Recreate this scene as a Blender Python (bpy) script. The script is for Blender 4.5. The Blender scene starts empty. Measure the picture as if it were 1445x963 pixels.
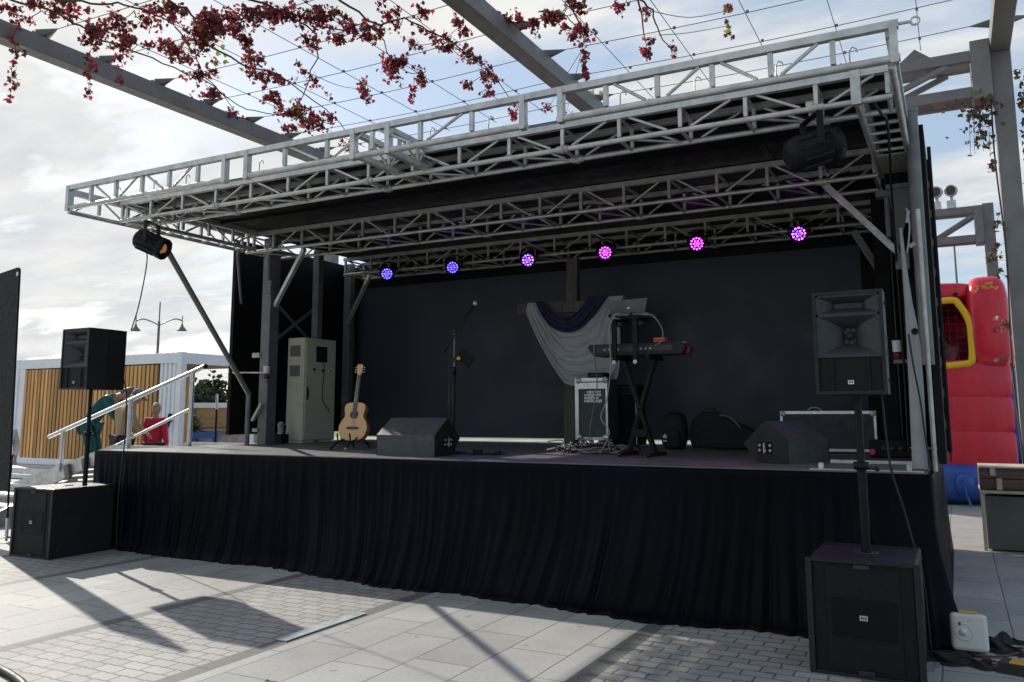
import bpy, bmesh, math, random
from mathutils import Vector, Matrix, Euler, noise as mnoise
random.seed(7)
R = math.radians
scene = bpy.context.scene
col = scene.collection

# ------------------------------------------------------------------ materials
def nodes(name):
    m = bpy.data.materials.new(name); m.use_nodes = True
    nt = m.node_tree
    return m, nt, nt.nodes['Principled BSDF']
def N(nt, t, **kw):
    n = nt.nodes.new(t)
    for k, v in kw.items():
        if k in n.inputs: n.inputs[k].default_value = v
        else: setattr(n, k, v)
    return n
def mix(nt, fac, a, b, blend='MIX'):
    n = nt.nodes.new('ShaderNodeMix'); n.data_type = 'RGBA'; n.blend_type = blend
    for i, v in ((0, fac), (6, a), (7, b)):
        if isinstance(v, bpy.types.NodeSocket): nt.links.new(v, n.inputs[i])
        elif i == 0: n.inputs[0].default_value = v
        else: n.inputs[i].default_value = (*v[:3], 1)
    return n.outputs[2]
def ramp(nt, fac, stops):
    n = nt.nodes.new('ShaderNodeValToRGB'); e = n.color_ramp.elements
    while len(e) < len(stops): e.new(.5)
    for k, (p, c) in enumerate(stops):
        e[k].position = p; e[k].color = (*c, 1) if len(c) == 3 else c
    nt.links.new(fac, n.inputs[0]); return n.outputs[0]
def noise(nt, scale, detail=4, rough=.55, vec=None, stretch=None):
    n = N(nt, 'ShaderNodeTexNoise', Scale=scale, Detail=detail, Roughness=rough)
    if vec is None:
        vec = N(nt, 'ShaderNodeTexCoord').outputs['Object']
    if stretch:
        mp = N(nt, 'ShaderNodeMapping'); mp.inputs['Scale'].default_value = stretch
        nt.links.new(vec, mp.inputs[0]); vec = mp.outputs[0]
    nt.links.new(vec, n.inputs['Vector']); return n.outputs[0]
def g3(v): return (v, v, v)
def mat(name, c, rough=.5, metal=0, var=.25, scale=6, bump=.0, bscale=60, stretch=None, sheen=0, spec=.5, alpha=None):
    m, nt, b = nodes(name)
    f = noise(nt, scale, 5, .6, stretch=stretch)
    lo = tuple(x*(1-var) for x in c); hi = tuple(min(1, x*(1+var)) for x in c)
    cc = ramp(nt, f, [(.3, lo), (.7, hi)])
    nt.links.new(cc, b.inputs['Base Color'])
    rr = ramp(nt, noise(nt, scale*2.3, 4), [(.3, g3(max(.03, rough-.1))), (.7, g3(min(1, rough+.1)))])
    nt.links.new(rr, b.inputs['Roughness'])
    b.inputs['Metallic'].default_value = metal
    b.inputs['Specular IOR Level'].default_value = spec
    if sheen: b.inputs['Sheen Weight'].default_value = sheen; b.inputs['Sheen Roughness'].default_value = .4
    if bump:
        bp = N(nt, 'ShaderNodeBump', Strength=bump, Distance=.01)
        nt.links.new(noise(nt, bscale, 3, .6, stretch=stretch), bp.inputs['Height'])
        nt.links.new(bp.outputs[0], b.inputs['Normal'])
    return m
def emit(name, c, s, base=(0, 0, 0)):
    m, nt, b = nodes(name)
    b.inputs['Base Color'].default_value = (*base, 1)
    b.inputs['Emission Color'].default_value = (*c, 1); b.inputs['Emission Strength'].default_value = s
    return m
M = {}
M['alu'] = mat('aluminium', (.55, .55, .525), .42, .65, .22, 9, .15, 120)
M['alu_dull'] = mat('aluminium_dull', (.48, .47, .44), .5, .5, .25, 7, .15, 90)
M['alu_bright'] = mat('aluminium_bright', (.62, .63, .64), .35, .8, .15, 12)
M['steel_paint'] = mat('grey_steel_paint', (.205, .20, .19), .45, .1, .14, 3, .1, 40)
M['steel_grey'] = mat('post_grey', (.16, .16, .165), .5, .2, .2, 5)
M['cable_steel'] = mat('cable_steel', (.16, .17, .19), .5, .6)
M['black'] = mat('black_paint', (.007, .007, .008), .5, 0, .3, 8, .1, 160, spec=.2)
M['cab_black'] = mat('speaker_black', (.0105, .011, .012), .5, 0, .35, 5, .5, 220, spec=.4)
M['horn'] = mat('horn_plastic', (.027, .029, .033), .42, 0, .15, 10, spec=.4)
M['grille'] = mat('grille_black', (.008, .0085, .010), .6, 0, .3, 30, .5, 400, spec=.25)
M['monitor'] = mat('wedge_grey', (.060, .063, .066), .55, 0, .2, 12, .4, 260)
M['panel_black'] = mat('panel_black', (.004, .004, .005), .6, 0, .3, 3, .1, 30, spec=.2)
M['screen'] = mat('screen_black', (.040, .045, .063), .5, 0, .10, .8, spec=.4)
M['roof'] = mat('roof_black', (.006, .006, .007), .5, 0, .35, 2.5, spec=.3)
M['deck'] = mat('deck_ply', (.125, .12, .115), .5, 0, .35, 3.5, .25, 60)
M['velvet'] = mat('velvet', (.0014, .0017, .0050), .42, 0, .9, .7, .25, 260, spec=.075)
M['beige'] = mat('cabinet_beige', (.62, .58, .45), .45, 0, .06, 3)
M['beige_dark'] = mat('vent_grey', (.17, .165, .15), .6, 0, .2, 40)
M['wood_dark'] = mat('cross_wood', (.10, .085, .068), .75, 0, .4, 14, .5, 60, stretch=(1, 1, .12))
M['cloth'] = mat('white_cloth', (.42, .42, .43), .8, 0, .08, 5, .1, 200)
M['purple'] = mat('purple_cloth', (.014, .010, .048), .75, 0, .25, 9, .15, 200)
M['spruce'] = mat('guitar_top', (.86, .49, .20), .32, 0, .12, 10, stretch=(14, 1, .6))
M['rosewood'] = mat('guitar_dark', (.065, .03, .017), .4, 0, .3, 20)
M['maple'] = mat('guitar_neck', (.42, .23, .10), .35, 0, .15, 9)
M['white_plastic'] = mat('white_plastic', (.66, .65, .60), .45, 0, .07, 6)
M['white'] = mat('white_paint', (.74, .745, .75), .5, 0, .06, 4)
M['container'] = mat('container_white', (.80, .82, .84), .45, 0, .07, 2)
M['slat'] = mat('timber_slat', (.66, .36, .12), .6, 0, .28, 3, .3, 40, stretch=(3, 3, .25))
M['case_dark'] = mat('case_dark', (.018, .020, .026), .5)
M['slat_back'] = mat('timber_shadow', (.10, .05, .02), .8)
M['timber'] = mat('timber', (.40, .26, .12), .65, 0, .25, 4, .3, 40, stretch=(.4, 1, 4))
M['plank'] = mat('red_brown_plank', (.135, .070, .055), .7, 0, .5, 6, .5, 30, stretch=(.3, 1, 6))
M['plinth'] = mat('plinth_grey', (.105, .105, .095), .7, 0, .12, 3)
M['pale_batten'] = mat('pale_batten', (.50, .42, .32), .7)
M['red_vinyl'] = mat('red_vinyl', (.64, .018, .045), .28, 0, .12, 2, .35, 5, stretch=(3, 1, .5))
M['blue_vinyl'] = mat('blue_vinyl', (.02, .09, .36), .3, 0, .12, 2, .35, 5, stretch=(3, 1, .6))
M['yellow_vinyl'] = mat('yellow_vinyl', (.80, .52, .02), .4, 0, .1, 3)
M['dark_red'] = mat('dark_red_vinyl', (.34, .015, .035), .5)
M['hedge'] = None
M['skin'] = mat('skin', (.46, .25, .17), .5, 0, .1, 20)
M['teal'] = mat('teal_fabric', (.005, .085, .095), .8, 0, .2, 8, .4, 60)
M['tan'] = mat('tan_fabric', (.37, .26, .15), .85, 0, .12, 8, .4, 60)
M['red_fabric'] = mat('red_fabric', (.55, .02, .055), .8, 0, .15, 8, .4, 60)
M['navy'] = mat('dark_trousers', (.025, .028, .04), .85)
M['capgrey'] = mat('cap_grey_blue', (.16, .20, .26), .8)
M['hair_dark'] = mat('dark_hair', (.018, .013, .010), .55, 0, .4, 40, .5, 120)
M['hair_brown'] = mat('brown_hair', (.14, .08, .045), .55, 0, .4, 40, .5, 120)
M['hair_blond'] = mat('blond_hair', (.40, .28, .14), .55, 0, .3, 40, .5, 120)
M['palecloth'] = mat('pale_shirt', (.50, .49, .50), .8)
M['pinkcloth'] = mat('pink_shirt', (.46, .30, .33), .8)
M['rubber'] = mat('rubber', (.008, .008, .008), .6)
M['wire_pale'] = mat('pale_cable', (.26, .26, .25), .5)
M['orange'] = mat('orange_card', (.70, .10, .03), .5)
M['gold'] = mat('brass_yellow', (.62, .36, .04), .4)
M['maroon'] = mat('maroon', (.12, .02, .02), .5)
M['bag'] = mat('bag_fabric', (.006, .006, .008), .8, 0, .3, 10, .4, 150)
M['lens_dark'] = mat('lens_dark', (.02, .02, .03), .1)
M['teal_glass'] = mat('ground_glass', (.44, .49, .47), .4)
M['tarp'] = mat('grey_tarp', (.30, .31, .32), .6, 0, .12, 4, .3, 20)
M['blue_paint'] = mat('blue_paint', (.03, .12, .40), .5)
M['bark'] = mat('vine_stem', (.075, .05, .035), .8, 0, .3, 20)
M['yb'] = mat('yellow_rubber', (.62, .33, .015), .6)

def island_tint(m, lo, hi):
    nt = m.node_tree; b = nt.nodes['Principled BSDF']; src = b.inputs['Base Color'].links[0].from_socket
    g = N(nt, 'ShaderNodeNewGeometry'); r = ramp(nt, g.outputs['Random Per Island'], [(0, g3(lo)), (1, g3(hi))])
    nt.links.new(mix(nt, 1, src, r, 'MULTIPLY'), b.inputs['Base Color'])
island_tint(M['slat'], .62, 1.15); island_tint(M['plank'], .7, 1.2); island_tint(M['velvet'], .9, 1.1)
def leafmat(name, stops, trans=.35):
    m, nt, b = nodes(name)
    g = N(nt, 'ShaderNodeNewGeometry')
    c = ramp(nt, g.outputs['Random Per Island'], stops)
    d = N(nt, 'ShaderNodeBsdfDiffuse'); t = N(nt, 'ShaderNodeBsdfTranslucent'); mx = N(nt, 'ShaderNodeMixShader', Fac=trans)
    nt.links.new(c, d.inputs[0]); nt.links.new(c, t.inputs[0])
    nt.links.new(d.outputs[0], mx.inputs[1]); nt.links.new(t.outputs[0], mx.inputs[2])
    gl = N(nt, 'ShaderNodeBsdfGlossy', Roughness=.45); m2 = N(nt, 'ShaderNodeMixShader', Fac=.05)
    nt.links.new(mx.outputs[0], m2.inputs[1]); nt.links.new(gl.outputs[0], m2.inputs[2])
    nt.links.new(m2.outputs[0], nt.nodes['Material Output'].inputs[0])
    return m
M['leaf_red'] = leafmat('creeper_leaf', [(0, (.055, .016, .018)), (.3, (.13, .02, .028)), (.5, (.26, .022, .035)), (.74, (.56, .04, .07)), (.9, (.18, .09, .035)), (1, (.20, .17, .04))])
M['leaf_green'] = leafmat('yellow_green_leaf', [(0, (.30, .30, .03)), (1, (.16, .24, .04))], .45)
M['leaf_mixed'] = leafmat('autumn_leaf', [(0, (.05, .065, .02)), (.45, (.09, .07, .025)), (.75, (.10, .03, .03)), (1, (.22, .18, .04))])
M['hedge'] = leafmat('hedge_leaf', [(0, (.014, .03, .013)), (.6, (.03, .06, .02)), (1, (.055, .085, .03))], .2)
M['yucca'] = leafmat('spiky_leaf', [(0, (.018, .035, .018)), (1, (.05, .075, .035))], .2)

# ------------------------------------------------------------------ mesh builder
class MB:
    def __init__(s): s.v = []; s.f = []; s.sm = []
    def add(s, vs, fs, smooth=False):
        o = len(s.v); s.v += [tuple(v) for v in vs]; s.f += [tuple(i+o for i in f) for f in fs]; s.sm += [smooth]*len(fs); return s
    def box(s, c, d, rot=None, bev=0):
        x, y, z = d[0]/2, d[1]/2, d[2]/2
        if bev:
            bm = bmesh.new(); bmesh.ops.create_cube(bm, size=1)
            for v in bm.verts: v.co = Vector((v.co.x*d[0], v.co.y*d[1], v.co.z*d[2]))
            bmesh.ops.bevel(bm, geom=list(bm.edges), offset=bev, segments=2, affect='EDGES', profile=.5)
            bm.verts.index_update()
            vs = [v.co.copy() for v in bm.verts]; fs = [[v.index for v in f.verts] for f in bm.faces]; bm.free()
        else:
            vs = [Vector(p) for p in ((-x,-y,-z),(x,-y,-z),(x,y,-z),(-x,y,-z),(-x,-y,z),(x,-y,z),(x,y,z),(-x,y,z))]
            fs = [(0,3,2,1),(4,5,6,7),(0,1,5,4),(1,2,6,5),(2,3,7,6),(3,0,4,7)]
        m = Matrix.Identity(3)
        if rot is not None: m = rot if isinstance(rot, Matrix) else Euler(rot).to_matrix()
        return s.add([m @ v + Vector(c) for v in vs], fs)
    def bb(s, x0, x1, y0, y1, z0, z1, bev=0):
        return s.box(((x0+x1)/2, (y0+y1)/2, (z0+z1)/2), (abs(x1-x0), abs(y1-y0), abs(z1-z0)), bev=bev)
    def tube(s, p, q, r, n=8, r2=None, caps=True):
        p, q = Vector(p), Vector(q); d = (q-p)
        if d.length < 1e-6: return s
        d.normalize(); u = d.orthogonal().normalized(); w = d.cross(u); r2 = r if r2 is None else r2
        a = [(math.cos(2*math.pi*i/n), math.sin(2*math.pi*i/n)) for i in range(n)]
        vs = [p+(u*c+w*k)*r for c, k in a] + [q+(u*c+w*k)*r2 for c, k in a]
        s.add(vs, [(i, (i+1) % n, n+(i+1) % n, n+i) for i in range(n)], True)
        if caps: s.add(vs, [tuple(range(n))[::-1], tuple(range(n, 2*n))])
        return s
    def bar(s, p, q, w, h, up=(0, 0, 1)):
        p, q = Vector(p), Vector(q); d = q-p; L = d.length; d.normalize(); up = Vector(up)
        if abs(d.dot(up)) > .99: up = Vector((0, 1, 0))
        sx = d.cross(up).normalized(); uz = sx.cross(d)
        return s.box((p+q)/2, (w, L, h), Matrix((sx, d, uz)).transposed())
    def path(s, pts, r, n=6, taper=1):
        pts = [Vector(p) for p in pts]; rings = []; u = None
        for i, p in enumerate(pts):
            d = (pts[min(i+1, len(pts)-1)]-pts[max(i-1, 0)]).normalized()
            u = d.orthogonal().normalized() if u is None else (u-d*u.dot(d)).normalized()
            w = d.cross(u); rr = r*(1+(taper-1)*i/max(1, len(pts)-1))
            rings.append([p+(u*math.cos(2*math.pi*k/n)+w*math.sin(2*math.pi*k/n))*rr for k in range(n)])
        vs = [v for g in rings for v in g]
        fs = [(i*n+k, i*n+(k+1) % n, (i+1)*n+(k+1) % n, (i+1)*n+k) for i in range(len(pts)-1) for k in range(n)]
        s.add(vs, fs, True); s.add(rings[0], [tuple(range(n))[::-1]]); s.add(rings[-1], [tuple(range(n))]); return s
    def lathe(s, prof, c, axis=(0, 0, 1), n=20):
        ax = Vector(axis).normalized(); u = ax.orthogonal().normalized(); w = ax.cross(u); c = Vector(c)
        vs = [c+ax*h+(u*math.cos(2*math.pi*k/n)+w*math.sin(2*math.pi*k/n))*r for r, h in prof for k in range(n)]
        fs = [(i*n+k, i*n+(k+1) % n, (i+1)*n+(k+1) % n, (i+1)*n+k) for i in range(len(prof)-1) for k in range(n)]
        return s.add(vs, fs, True)
    def prism(s, poly, fn, d0, d1):
        """poly: 2D points; fn(a,b,t)->3D"""
        n = len(poly); vs = [fn(a, b, d0) for a, b in poly]+[fn(a, b, d1) for a, b in poly]
        return s.add(vs, [tuple(range(n))[::-1], tuple(range(n, 2*n))]+[(i, (i+1) % n, n+(i+1) % n, n+i) for i in range(n)])
    def ell(s, c, r, nu=14, nv=10, rot=None, e=1.0):
        vs = []; sg = lambda t: math.copysign(abs(t)**e, t)
        m = Euler(rot).to_matrix() if rot else Matrix.Identity(3)
        for j in range(nv+1):
            t = math.pi*j/nv-math.pi/2
            for i in range(nu):
                a = 2*math.pi*i/nu
                vs.append(m @ Vector((r[0]*sg(math.cos(t))*sg(math.cos(a)), r[1]*sg(math.cos(t))*sg(math.sin(a)), r[2]*sg(math.sin(t))))+Vector(c))
        return s.add(vs, [(j*nu+i, j*nu+(i+1) % nu, (j+1)*nu+(i+1) % nu, (j+1)*nu+i) for j in range(nv) for i in range(nu)], True)
    def build(s, name, m, parent=None, recalc=True):
        me = bpy.data.meshes.new(name); me.from_pydata(s.v, [], s.f)
        me.polygons.foreach_set('use_smooth', s.sm)
        if recalc:
            bm = bmesh.new(); bm.from_mesh(me); bmesh.ops.recalc_face_normals(bm, faces=bm.faces); bm.to_mesh(me); bm.free()
        me.update(); me.materials.append(m if not isinstance(m, str) else M[m])
        o = bpy.data.objects.new(name, me); col.objects.link(o)
        if parent is not None:
            o.parent = parent
            o.matrix_parent_inverse = world(parent).inverted()
        return o
def world(o):
    m = o.matrix_basis.copy()
    if o.parent: m = world(o.parent) @ o.matrix_parent_inverse @ m
    return m
def tag(o, label, cat, group=None, kind=None):
    if label: o['label'] = label
    if cat: o['category'] = cat
    if group: o['group'] = group
    if kind: o['kind'] = kind
    return o
def thing(name, label, cat, loc=(0, 0, 0), group=None, rz=0):
    o = bpy.data.objects.new(name, None); col.objects.link(o); o.location = loc; o.rotation_euler = (0, 0, rz); o.empty_display_size = .1
    return tag(o, label, cat, group)
def one(mb, name, m, label, cat, group=None, kind=None): return tag(mb.build(name, m), label, cat, group, kind)
def local(mb, name, m, parent):
    """mesh written in the parent's own coordinates"""
    o = mb.build(name, m); o.parent = parent; return o
def catmull(pts, k=6):
    P = [Vector(p) for p in pts]; out = []
    for i in range(len(P)-1):
        a, b, c, d = P[max(i-1, 0)], P[i], P[i+1], P[min(i+2, len(P)-1)]
        for j in range(k):
            t = j/k
            out.append(.5*((2*b)+(c-a)*t+(2*a-5*b+4*c-d)*t*t+(3*b-a-3*c+d)*t**3))
    return out+[P[-1]]

# ------------------------------------------------------------------ camera, world, sun
cam = bpy.data.cameras.new('camera'); co = bpy.data.objects.new('camera', cam); col.objects.link(co); scene.camera = co
cam.sensor_width = 36; cam.lens = 1177/1445*36; cam.shift_y = -57.5/1445; cam.clip_end = 3000
p_, y_, r_ = R(7.69), R(27.82), R(-.14)
fw = Vector((-math.sin(y_)*math.cos(p_), math.cos(y_)*math.cos(p_), math.sin(p_))); rt = Vector((math.cos(y_), math.sin(y_), 0)); up = rt.cross(fw)
X = rt*math.cos(r_)+up*math.sin(r_); Yv = up*math.cos(r_)-rt*math.sin(r_)
co.matrix_world = Matrix(((X.x, Yv.x, -fw.x, 0), (X.y, Yv.y, -fw.y, 0), (X.z, Yv.z, -fw.z, 1.6), (0, 0, 0, 1)))

sd = Vector((-1.75, .68, 1)).normalized()
elev = math.asin(sd.z); azim = math.atan2(sd.x, sd.y)
sun = bpy.data.lights.new('sun', 'SUN'); sun.energy = 4.3; sun.angle = R(.5); sun.color = (1, .94, .84)
so = bpy.data.objects.new('sun', sun); col.objects.link(so); so.rotation_euler = sd.to_track_quat('Z', 'Y').to_euler(); so.location = sd*60

w = bpy.data.worlds.new('World'); scene.world = w; w.use_nodes = True; nt = w.node_tree
bg = nt.nodes['Background']; bg.inputs[1].default_value = .1
sky = nt.nodes.new('ShaderNodeTexSky'); sky.sky_type = 'NISHITA'; sky.sun_disc = False; sky.sun_elevation = elev; sky.sun_rotation = azim; sky.air_density = 1.0; sky.dust_density = 1.2; sky.ozone_density = 1.6
tc = nt.nodes.new('ShaderNodeTexCoord'); sep = nt.nodes.new('ShaderNodeSeparateXYZ'); nt.links.new(tc.outputs['Generated'], sep.inputs[0])
def math_(op, a, b=None, c=None):
    n = nt.nodes.new('ShaderNodeMath'); n.operation = op
    for i, v in enumerate((a, b, c)):
        if v is None: continue
        if isinstance(v, bpy.types.NodeSocket): nt.links.new(v, n.inputs[i])
        else: n.inputs[i].default_value = v
    return n.outputs[0]
zz = math_('ADD', math_('MAXIMUM', sep.outputs[2], 0.0), .16)
cx_ = math_('DIVIDE', sep.outputs[0], zz); cy_ = math_('DIVIDE', sep.outputs[1], zz)
cmb = nt.nodes.new('ShaderNodeCombineXYZ'); nt.links.new(cx_, cmb.inputs[0]); nt.links.new(cy_, cmb.inputs[1])
mp = nt.nodes.new('ShaderNodeMapping'); mp.inputs['Scale'].default_value = (.62, 1.15, 1); mp.inputs['Location'].default_value = (1.9, .35, .0); mp.inputs['Rotation'].default_value = (0, 0, R(-24)); nt.links.new(cmb.outputs[0], mp.inputs[0])
cn = N(nt, 'ShaderNodeTexNoise', Scale=1.15, Detail=9, Roughness=.58, Distortion=.25); nt.links.new(mp.outputs[0], cn.inputs['Vector'])
cn2 = N(nt, 'ShaderNodeTexNoise', Scale=3.4, Detail=8, Roughness=.6); nt.links.new(mp.outputs[0], cn2.inputs['Vector'])
# more cloud towards the sun's side of the sky, clearing to the other
side = math_('ADD', math_('MULTIPLY', sep.outputs[0], -.20), -.07)
cov = math_('ADD', math_('ADD', math_('MULTIPLY_ADD', cn.outputs[0], 1.9, -.45), side), math_('MULTIPLY', math_('SUBTRACT', cn2.outputs[0], .5), .34))
cf = ramp(nt, cov, [(.42, g3(0)), (.53, g3(.5)), (.64, g3(1))])
cc = ramp(nt, cn2.outputs[0], [(.32, (5.5, 5.8, 6.1)), (.62, (7.4, 7.4, 7.2))])
skyc = mix(nt, 1.0, sky.outputs[0], (1, 1, 1), 'MULTIPLY')
thin = mix(nt, .42, skyc, (5.6, 6.8, 8.3))
nt.links.new(mix(nt, cf, thin, cc), bg.inputs[0])

vs_ = scene.view_settings; vs_.view_transform = 'Standard'; vs_.look = 'None'; vs_.exposure = .3; vs_.gamma = 1
scene.cycles.use_denoising = True; scene.cycles.max_bounces = 6; scene.cycles.transparent_max_bounces = 6

# ------------------------------------------------------------------ ground
def paving():
    m, nt, b = nodes('paving')
    tc = N(nt, 'ShaderNodeTexCoord'); sp = N(nt, 'ShaderNodeSeparateXYZ'); nt.links.new(tc.outputs['Object'], sp.inputs[0])
    def mt(op, a, b_=None, c=None):
        n = nt.nodes.new('ShaderNodeMath'); n.operation = op
        for i, v in enumerate((a, b_, c)):
            if v is None: continue
            if isinstance(v, bpy.types.NodeSocket): nt.links.new(v, n.inputs[i])
            else: n.inputs[i].default_value = v
        return n.outputs[0]
    x, y = sp.outputs[0], sp.outputs[1]
    t = mt('MODULO', mt('ADD', x, 8.1+37.8), 3.78)           # 0..3.78: slabs 0..2.2, setts 2.2..3.78
    front = mt('LESS_THAN', x, -.5)
    sett = mt('MULTIPLY', mt('GREATER_THAN', t, 2.2), front)
    bandw = .07
    d1 = mt('MINIMUM', t, mt('SUBTRACT', 3.78, t)); d2 = mt('ABSOLUTE', mt('SUBTRACT', t, 2.2))
    band = mt('MULTIPLY', mt('LESS_THAN', mt('MINIMUM', d1, d2), bandw), mt('LESS_THAN', x, -.2))
    def brick(u, v, w, h, mort, c1, c2, cm, off=.5):
        cb = N(nt, 'ShaderNodeCombineXYZ'); nt.links.new(u, cb.inputs[0]); nt.links.new(v, cb.inputs[1])
        n = N(nt, 'ShaderNodeTexBrick', Scale=1.0); n.offset = off
        n.inputs['Brick Width'].default_value = w; n.inputs['Row Height'].default_value = h; n.inputs['Mortar Size'].default_value = mort; n.inputs['Mortar Smooth'].default_value = .25
        n.inputs['Color1'].default_value = (*c1, 1); n.inputs['Color2'].default_value = (*c2, 1); n.inputs['Mortar'].default_value = (*cm, 1); n.inputs['Bias'].default_value = 0
        nt.links.new(cb.outputs[0], n.inputs['Vector']); return n
    # a light wobble so joints are not ruled lines
    wob = mt('MULTIPLY', mt('SUBTRACT', noise(nt, 5, 2, .5, tc.outputs['Object']), .5), .035)
    wob2 = mt('MULTIPLY', mt('SINE', mt('MULTIPLY', x, 62.8)), .0022)
    slab = brick(y, mt('ADD', x, 8.1), .8, .44, .0055, (.42, .412, .39), (.335, .33, .318), (.12, .12, .117), .37)
    sets = brick(mt('ADD', x, wob), mt('ADD', mt('ADD', y, wob2), wob), .198, .118, .0075, (.385, .373, .35), (.31, .302, .285), (.125, .122, .115))
    bnd = brick(y, x, .4, .5, .006, (.145, .143, .138), (.125, .124, .12), (.07, .07, .07))
    c = mix(nt, sett, slab.outputs[0], sets.outputs[0]); c = mix(nt, band, c, bnd.outputs[0])
    st = ramp(nt, noise(nt, .9, 6, .65, tc.outputs['Object']), [(.28, g3(.70)), (.72, g3(1.13))])
    c = mix(nt, 1, c, st, 'MULTIPLY')
    gr = ramp(nt, noise(nt, 45, 4, .7, tc.outputs['Object']), [(.25, g3(.84)), (.75, g3(1.12))])
    c = mix(nt, 1, c, gr, 'MULTIPLY')
    sp_ = ramp(nt, noise(nt, 16, 2, .5, tc.outputs['Object']), [(.69, g3(1)), (.74, g3(.72))])
    c = mix(nt, .6, c, mix(nt, 1, c, sp_, 'MULTIPLY'))
    gum = ramp(nt, noise(nt, 7.5, 1, .4, tc.outputs['Object']), [(.735, g3(1)), (.75, g3(.55))]); c = mix(nt, .7, c, mix(nt, 1, c, gum, 'MULTIPLY'))
    sand = ramp(nt, noise(nt, 2.2, 6, .7, tc.outputs['Object']), [(.5, g3(0)), (.75, g3(.35))]); c = mix(nt, sand, c, (.36, .33, .28))
    nt.links.new(c, b.inputs['Base Color']); b.inputs['Roughness'].default_value = .72
    h = N(nt, 'ShaderNodeMix'); h.data_type = 'FLOAT'
    nt.links.new(sett, h.inputs[0]); 
    f1 = mt('SUBTRACT', 1, slab.outputs['Fac']); f2 = mt('SUBTRACT', 1, sets.outputs['Fac'])
    nt.links.new(f1, h.inputs[2]); nt.links.new(f2, h.inputs[3])
    hh = mt('ADD', h.outputs[0], mt('MULTIPLY', noise(nt, 70, 3, .6, tc.outputs['Object']), .25))
    bp = N(nt, 'ShaderNodeBump', Strength=.5, Distance=.012); nt.links.new(hh, bp.inputs['Height']); nt.links.new(bp.outputs[0], b.inputs['Normal'])
    return m
g = MB().add([(-400, -60, 0), (400, -60, 0), (400, 900, 0), (-400, 900, 0)], [(0, 1, 2, 3)]).build('ground', paving()); tag(g, 'pale grey slab and sett paving of the plaza', 'ground', kind='structure')
gr = MB().add([(-120, 46, .006), (160, 46, .006), (160, 300, .006), (-120, 300, .006)], [(0, 1, 2, 3)]).build('lawn', mat('lawn_grass', (.12, .15, .04), .9, 0, .35, .6)); tag(gr, 'far strip of grass behind the stage', 'lawn', kind='structure')
# ------------------------------------------------------------------ mobile stage
stage = thing('mobile_stage', 'large black mobile stage with open grey truss roof and raised deck', 'stage', (-4.9, 9, 0))
ZD = 1.15
MB().bb(-9.5, -.22, 6.96, 11.9, ZD-.09, ZD).build('deck', 'deck', stage)
MB().bb(-9.5, -.22, 6.925, 6.958, ZD-.075, ZD+.004).build('deck_edge_trim', 'steel_grey', stage)
MB().bb(-8.9, -.6, 7.6, 11.6, .35, ZD-.1).bb(-8.6, -1, 7.9, 11.5, .0, .34).build('chassis', 'panel_black', stage)
for a in ((-1.02, -.3, 8.0, 8.05, .03), (-1.05, -.24, 7.0, 7.03, .012)): MB().bb(*a[:4], ZD+.003, ZD+a[4]).build('deck_rail', 'alu', stage)
for x in (-.97, -.34): MB().box((x, 7.055, ZD+.03), (.035, .04, .05)).build('deck_hinge', 'alu', stage)
# roof skin: panels with seams
rp = MB()
xs = [-9.02+i*(8.77/7) for i in range(8)]
ys = [6.74, 8.8, 10.3, 11.95]
for i in range(7):
    for j in range(3):
        rp.bb(xs[i]+.006, xs[i+1]-.006, ys[j]+.006, ys[j+1]-.006, 4.228, 4.238)
rp.build('roof_panel', 'roof', stage)
MB().bb(-9.04, -.22, 6.70, 11.98, 4.2395, 4.255).build('roof_cover', 'roof', stage)
MB().bb(-9.04, -.22, 6.674, 6.697, 4.19, 4.237).build('fascia', 'steel_grey', stage)
rj = MB()
for y in (7.45, 8.1, 9.9, 10.5): rj.bb(-9, -.3, y-.02, y+.02, 4.19, 4.2265)
rj.build('roof_joist', 'black', stage)

def truss(name, x0, x1, ybs, zb, zt, step, rc=.024, m='alu', topw=.07, hooks=False):
    ch = MB(); br = MB()
    n = max(2, round((x1-x0)/step)); st = (x1-x0)/n
    for y in ybs:
        ch.tube((x0, y, zb), (x1, y, zb), rc, 10)
        ch.bb(x0, x1, y-.028, y+.028, zt-topw/2, zt+topw/2)
    t = ch.build(name, m, stage)
    for k, y in enumerate(ybs):
        for i in range(n+1):
            x = x0+i*st
            br.box((min(max(x, x0+.03), x1-.03), y, (zb+zt)/2), (.032, .032, zt-zb-topw))
            if i < n:
                a, c = (zt-topw/2, zb+rc) if i % 2 == 0 else (zb+rc, zt-topw/2)
                br.tube((x+.09, y, a), (x+st-.12, y, c), .013, 6)
    if len(ybs) == 2:
        for i in range(n+1):
            x = min(max(x0+i*st, x0+.03), x1-.03)
            br.tube((x, ybs[0], zb), (x, ybs[1], zb), .016, 6); br.tube((x, ybs[0], zt-.01), (x, ybs[1], zt-.01), .016, 6)
            if i < n and i % 2 == 0: br.tube((x+.05, ybs[0], zb), (x+st-.05, ybs[1], zb), .012, 6)
    br.build('truss_bracing', m, t)
    for y in ybs:
        for i in range(3, n, 4):
            x = x0+i*st; MB().tube((x-.055, y, zb), (x+.055, y, zb), rc*1.4, 10).tube((x-.012, y, zb), (x+.012, y, zb), rc*1.75, 10).build('coupler', 'alu_dull', t)
    return t
truss('middle_truss', -9.06, -.54, (8.82, 9.42), 3.935, 4.19, .53, topw=.055)
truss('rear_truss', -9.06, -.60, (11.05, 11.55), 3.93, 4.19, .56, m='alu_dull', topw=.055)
truss('second_truss', -8.95, -.27, (6.64, 6.97), 3.95, 4.165, .54, topw=.05)
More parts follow.
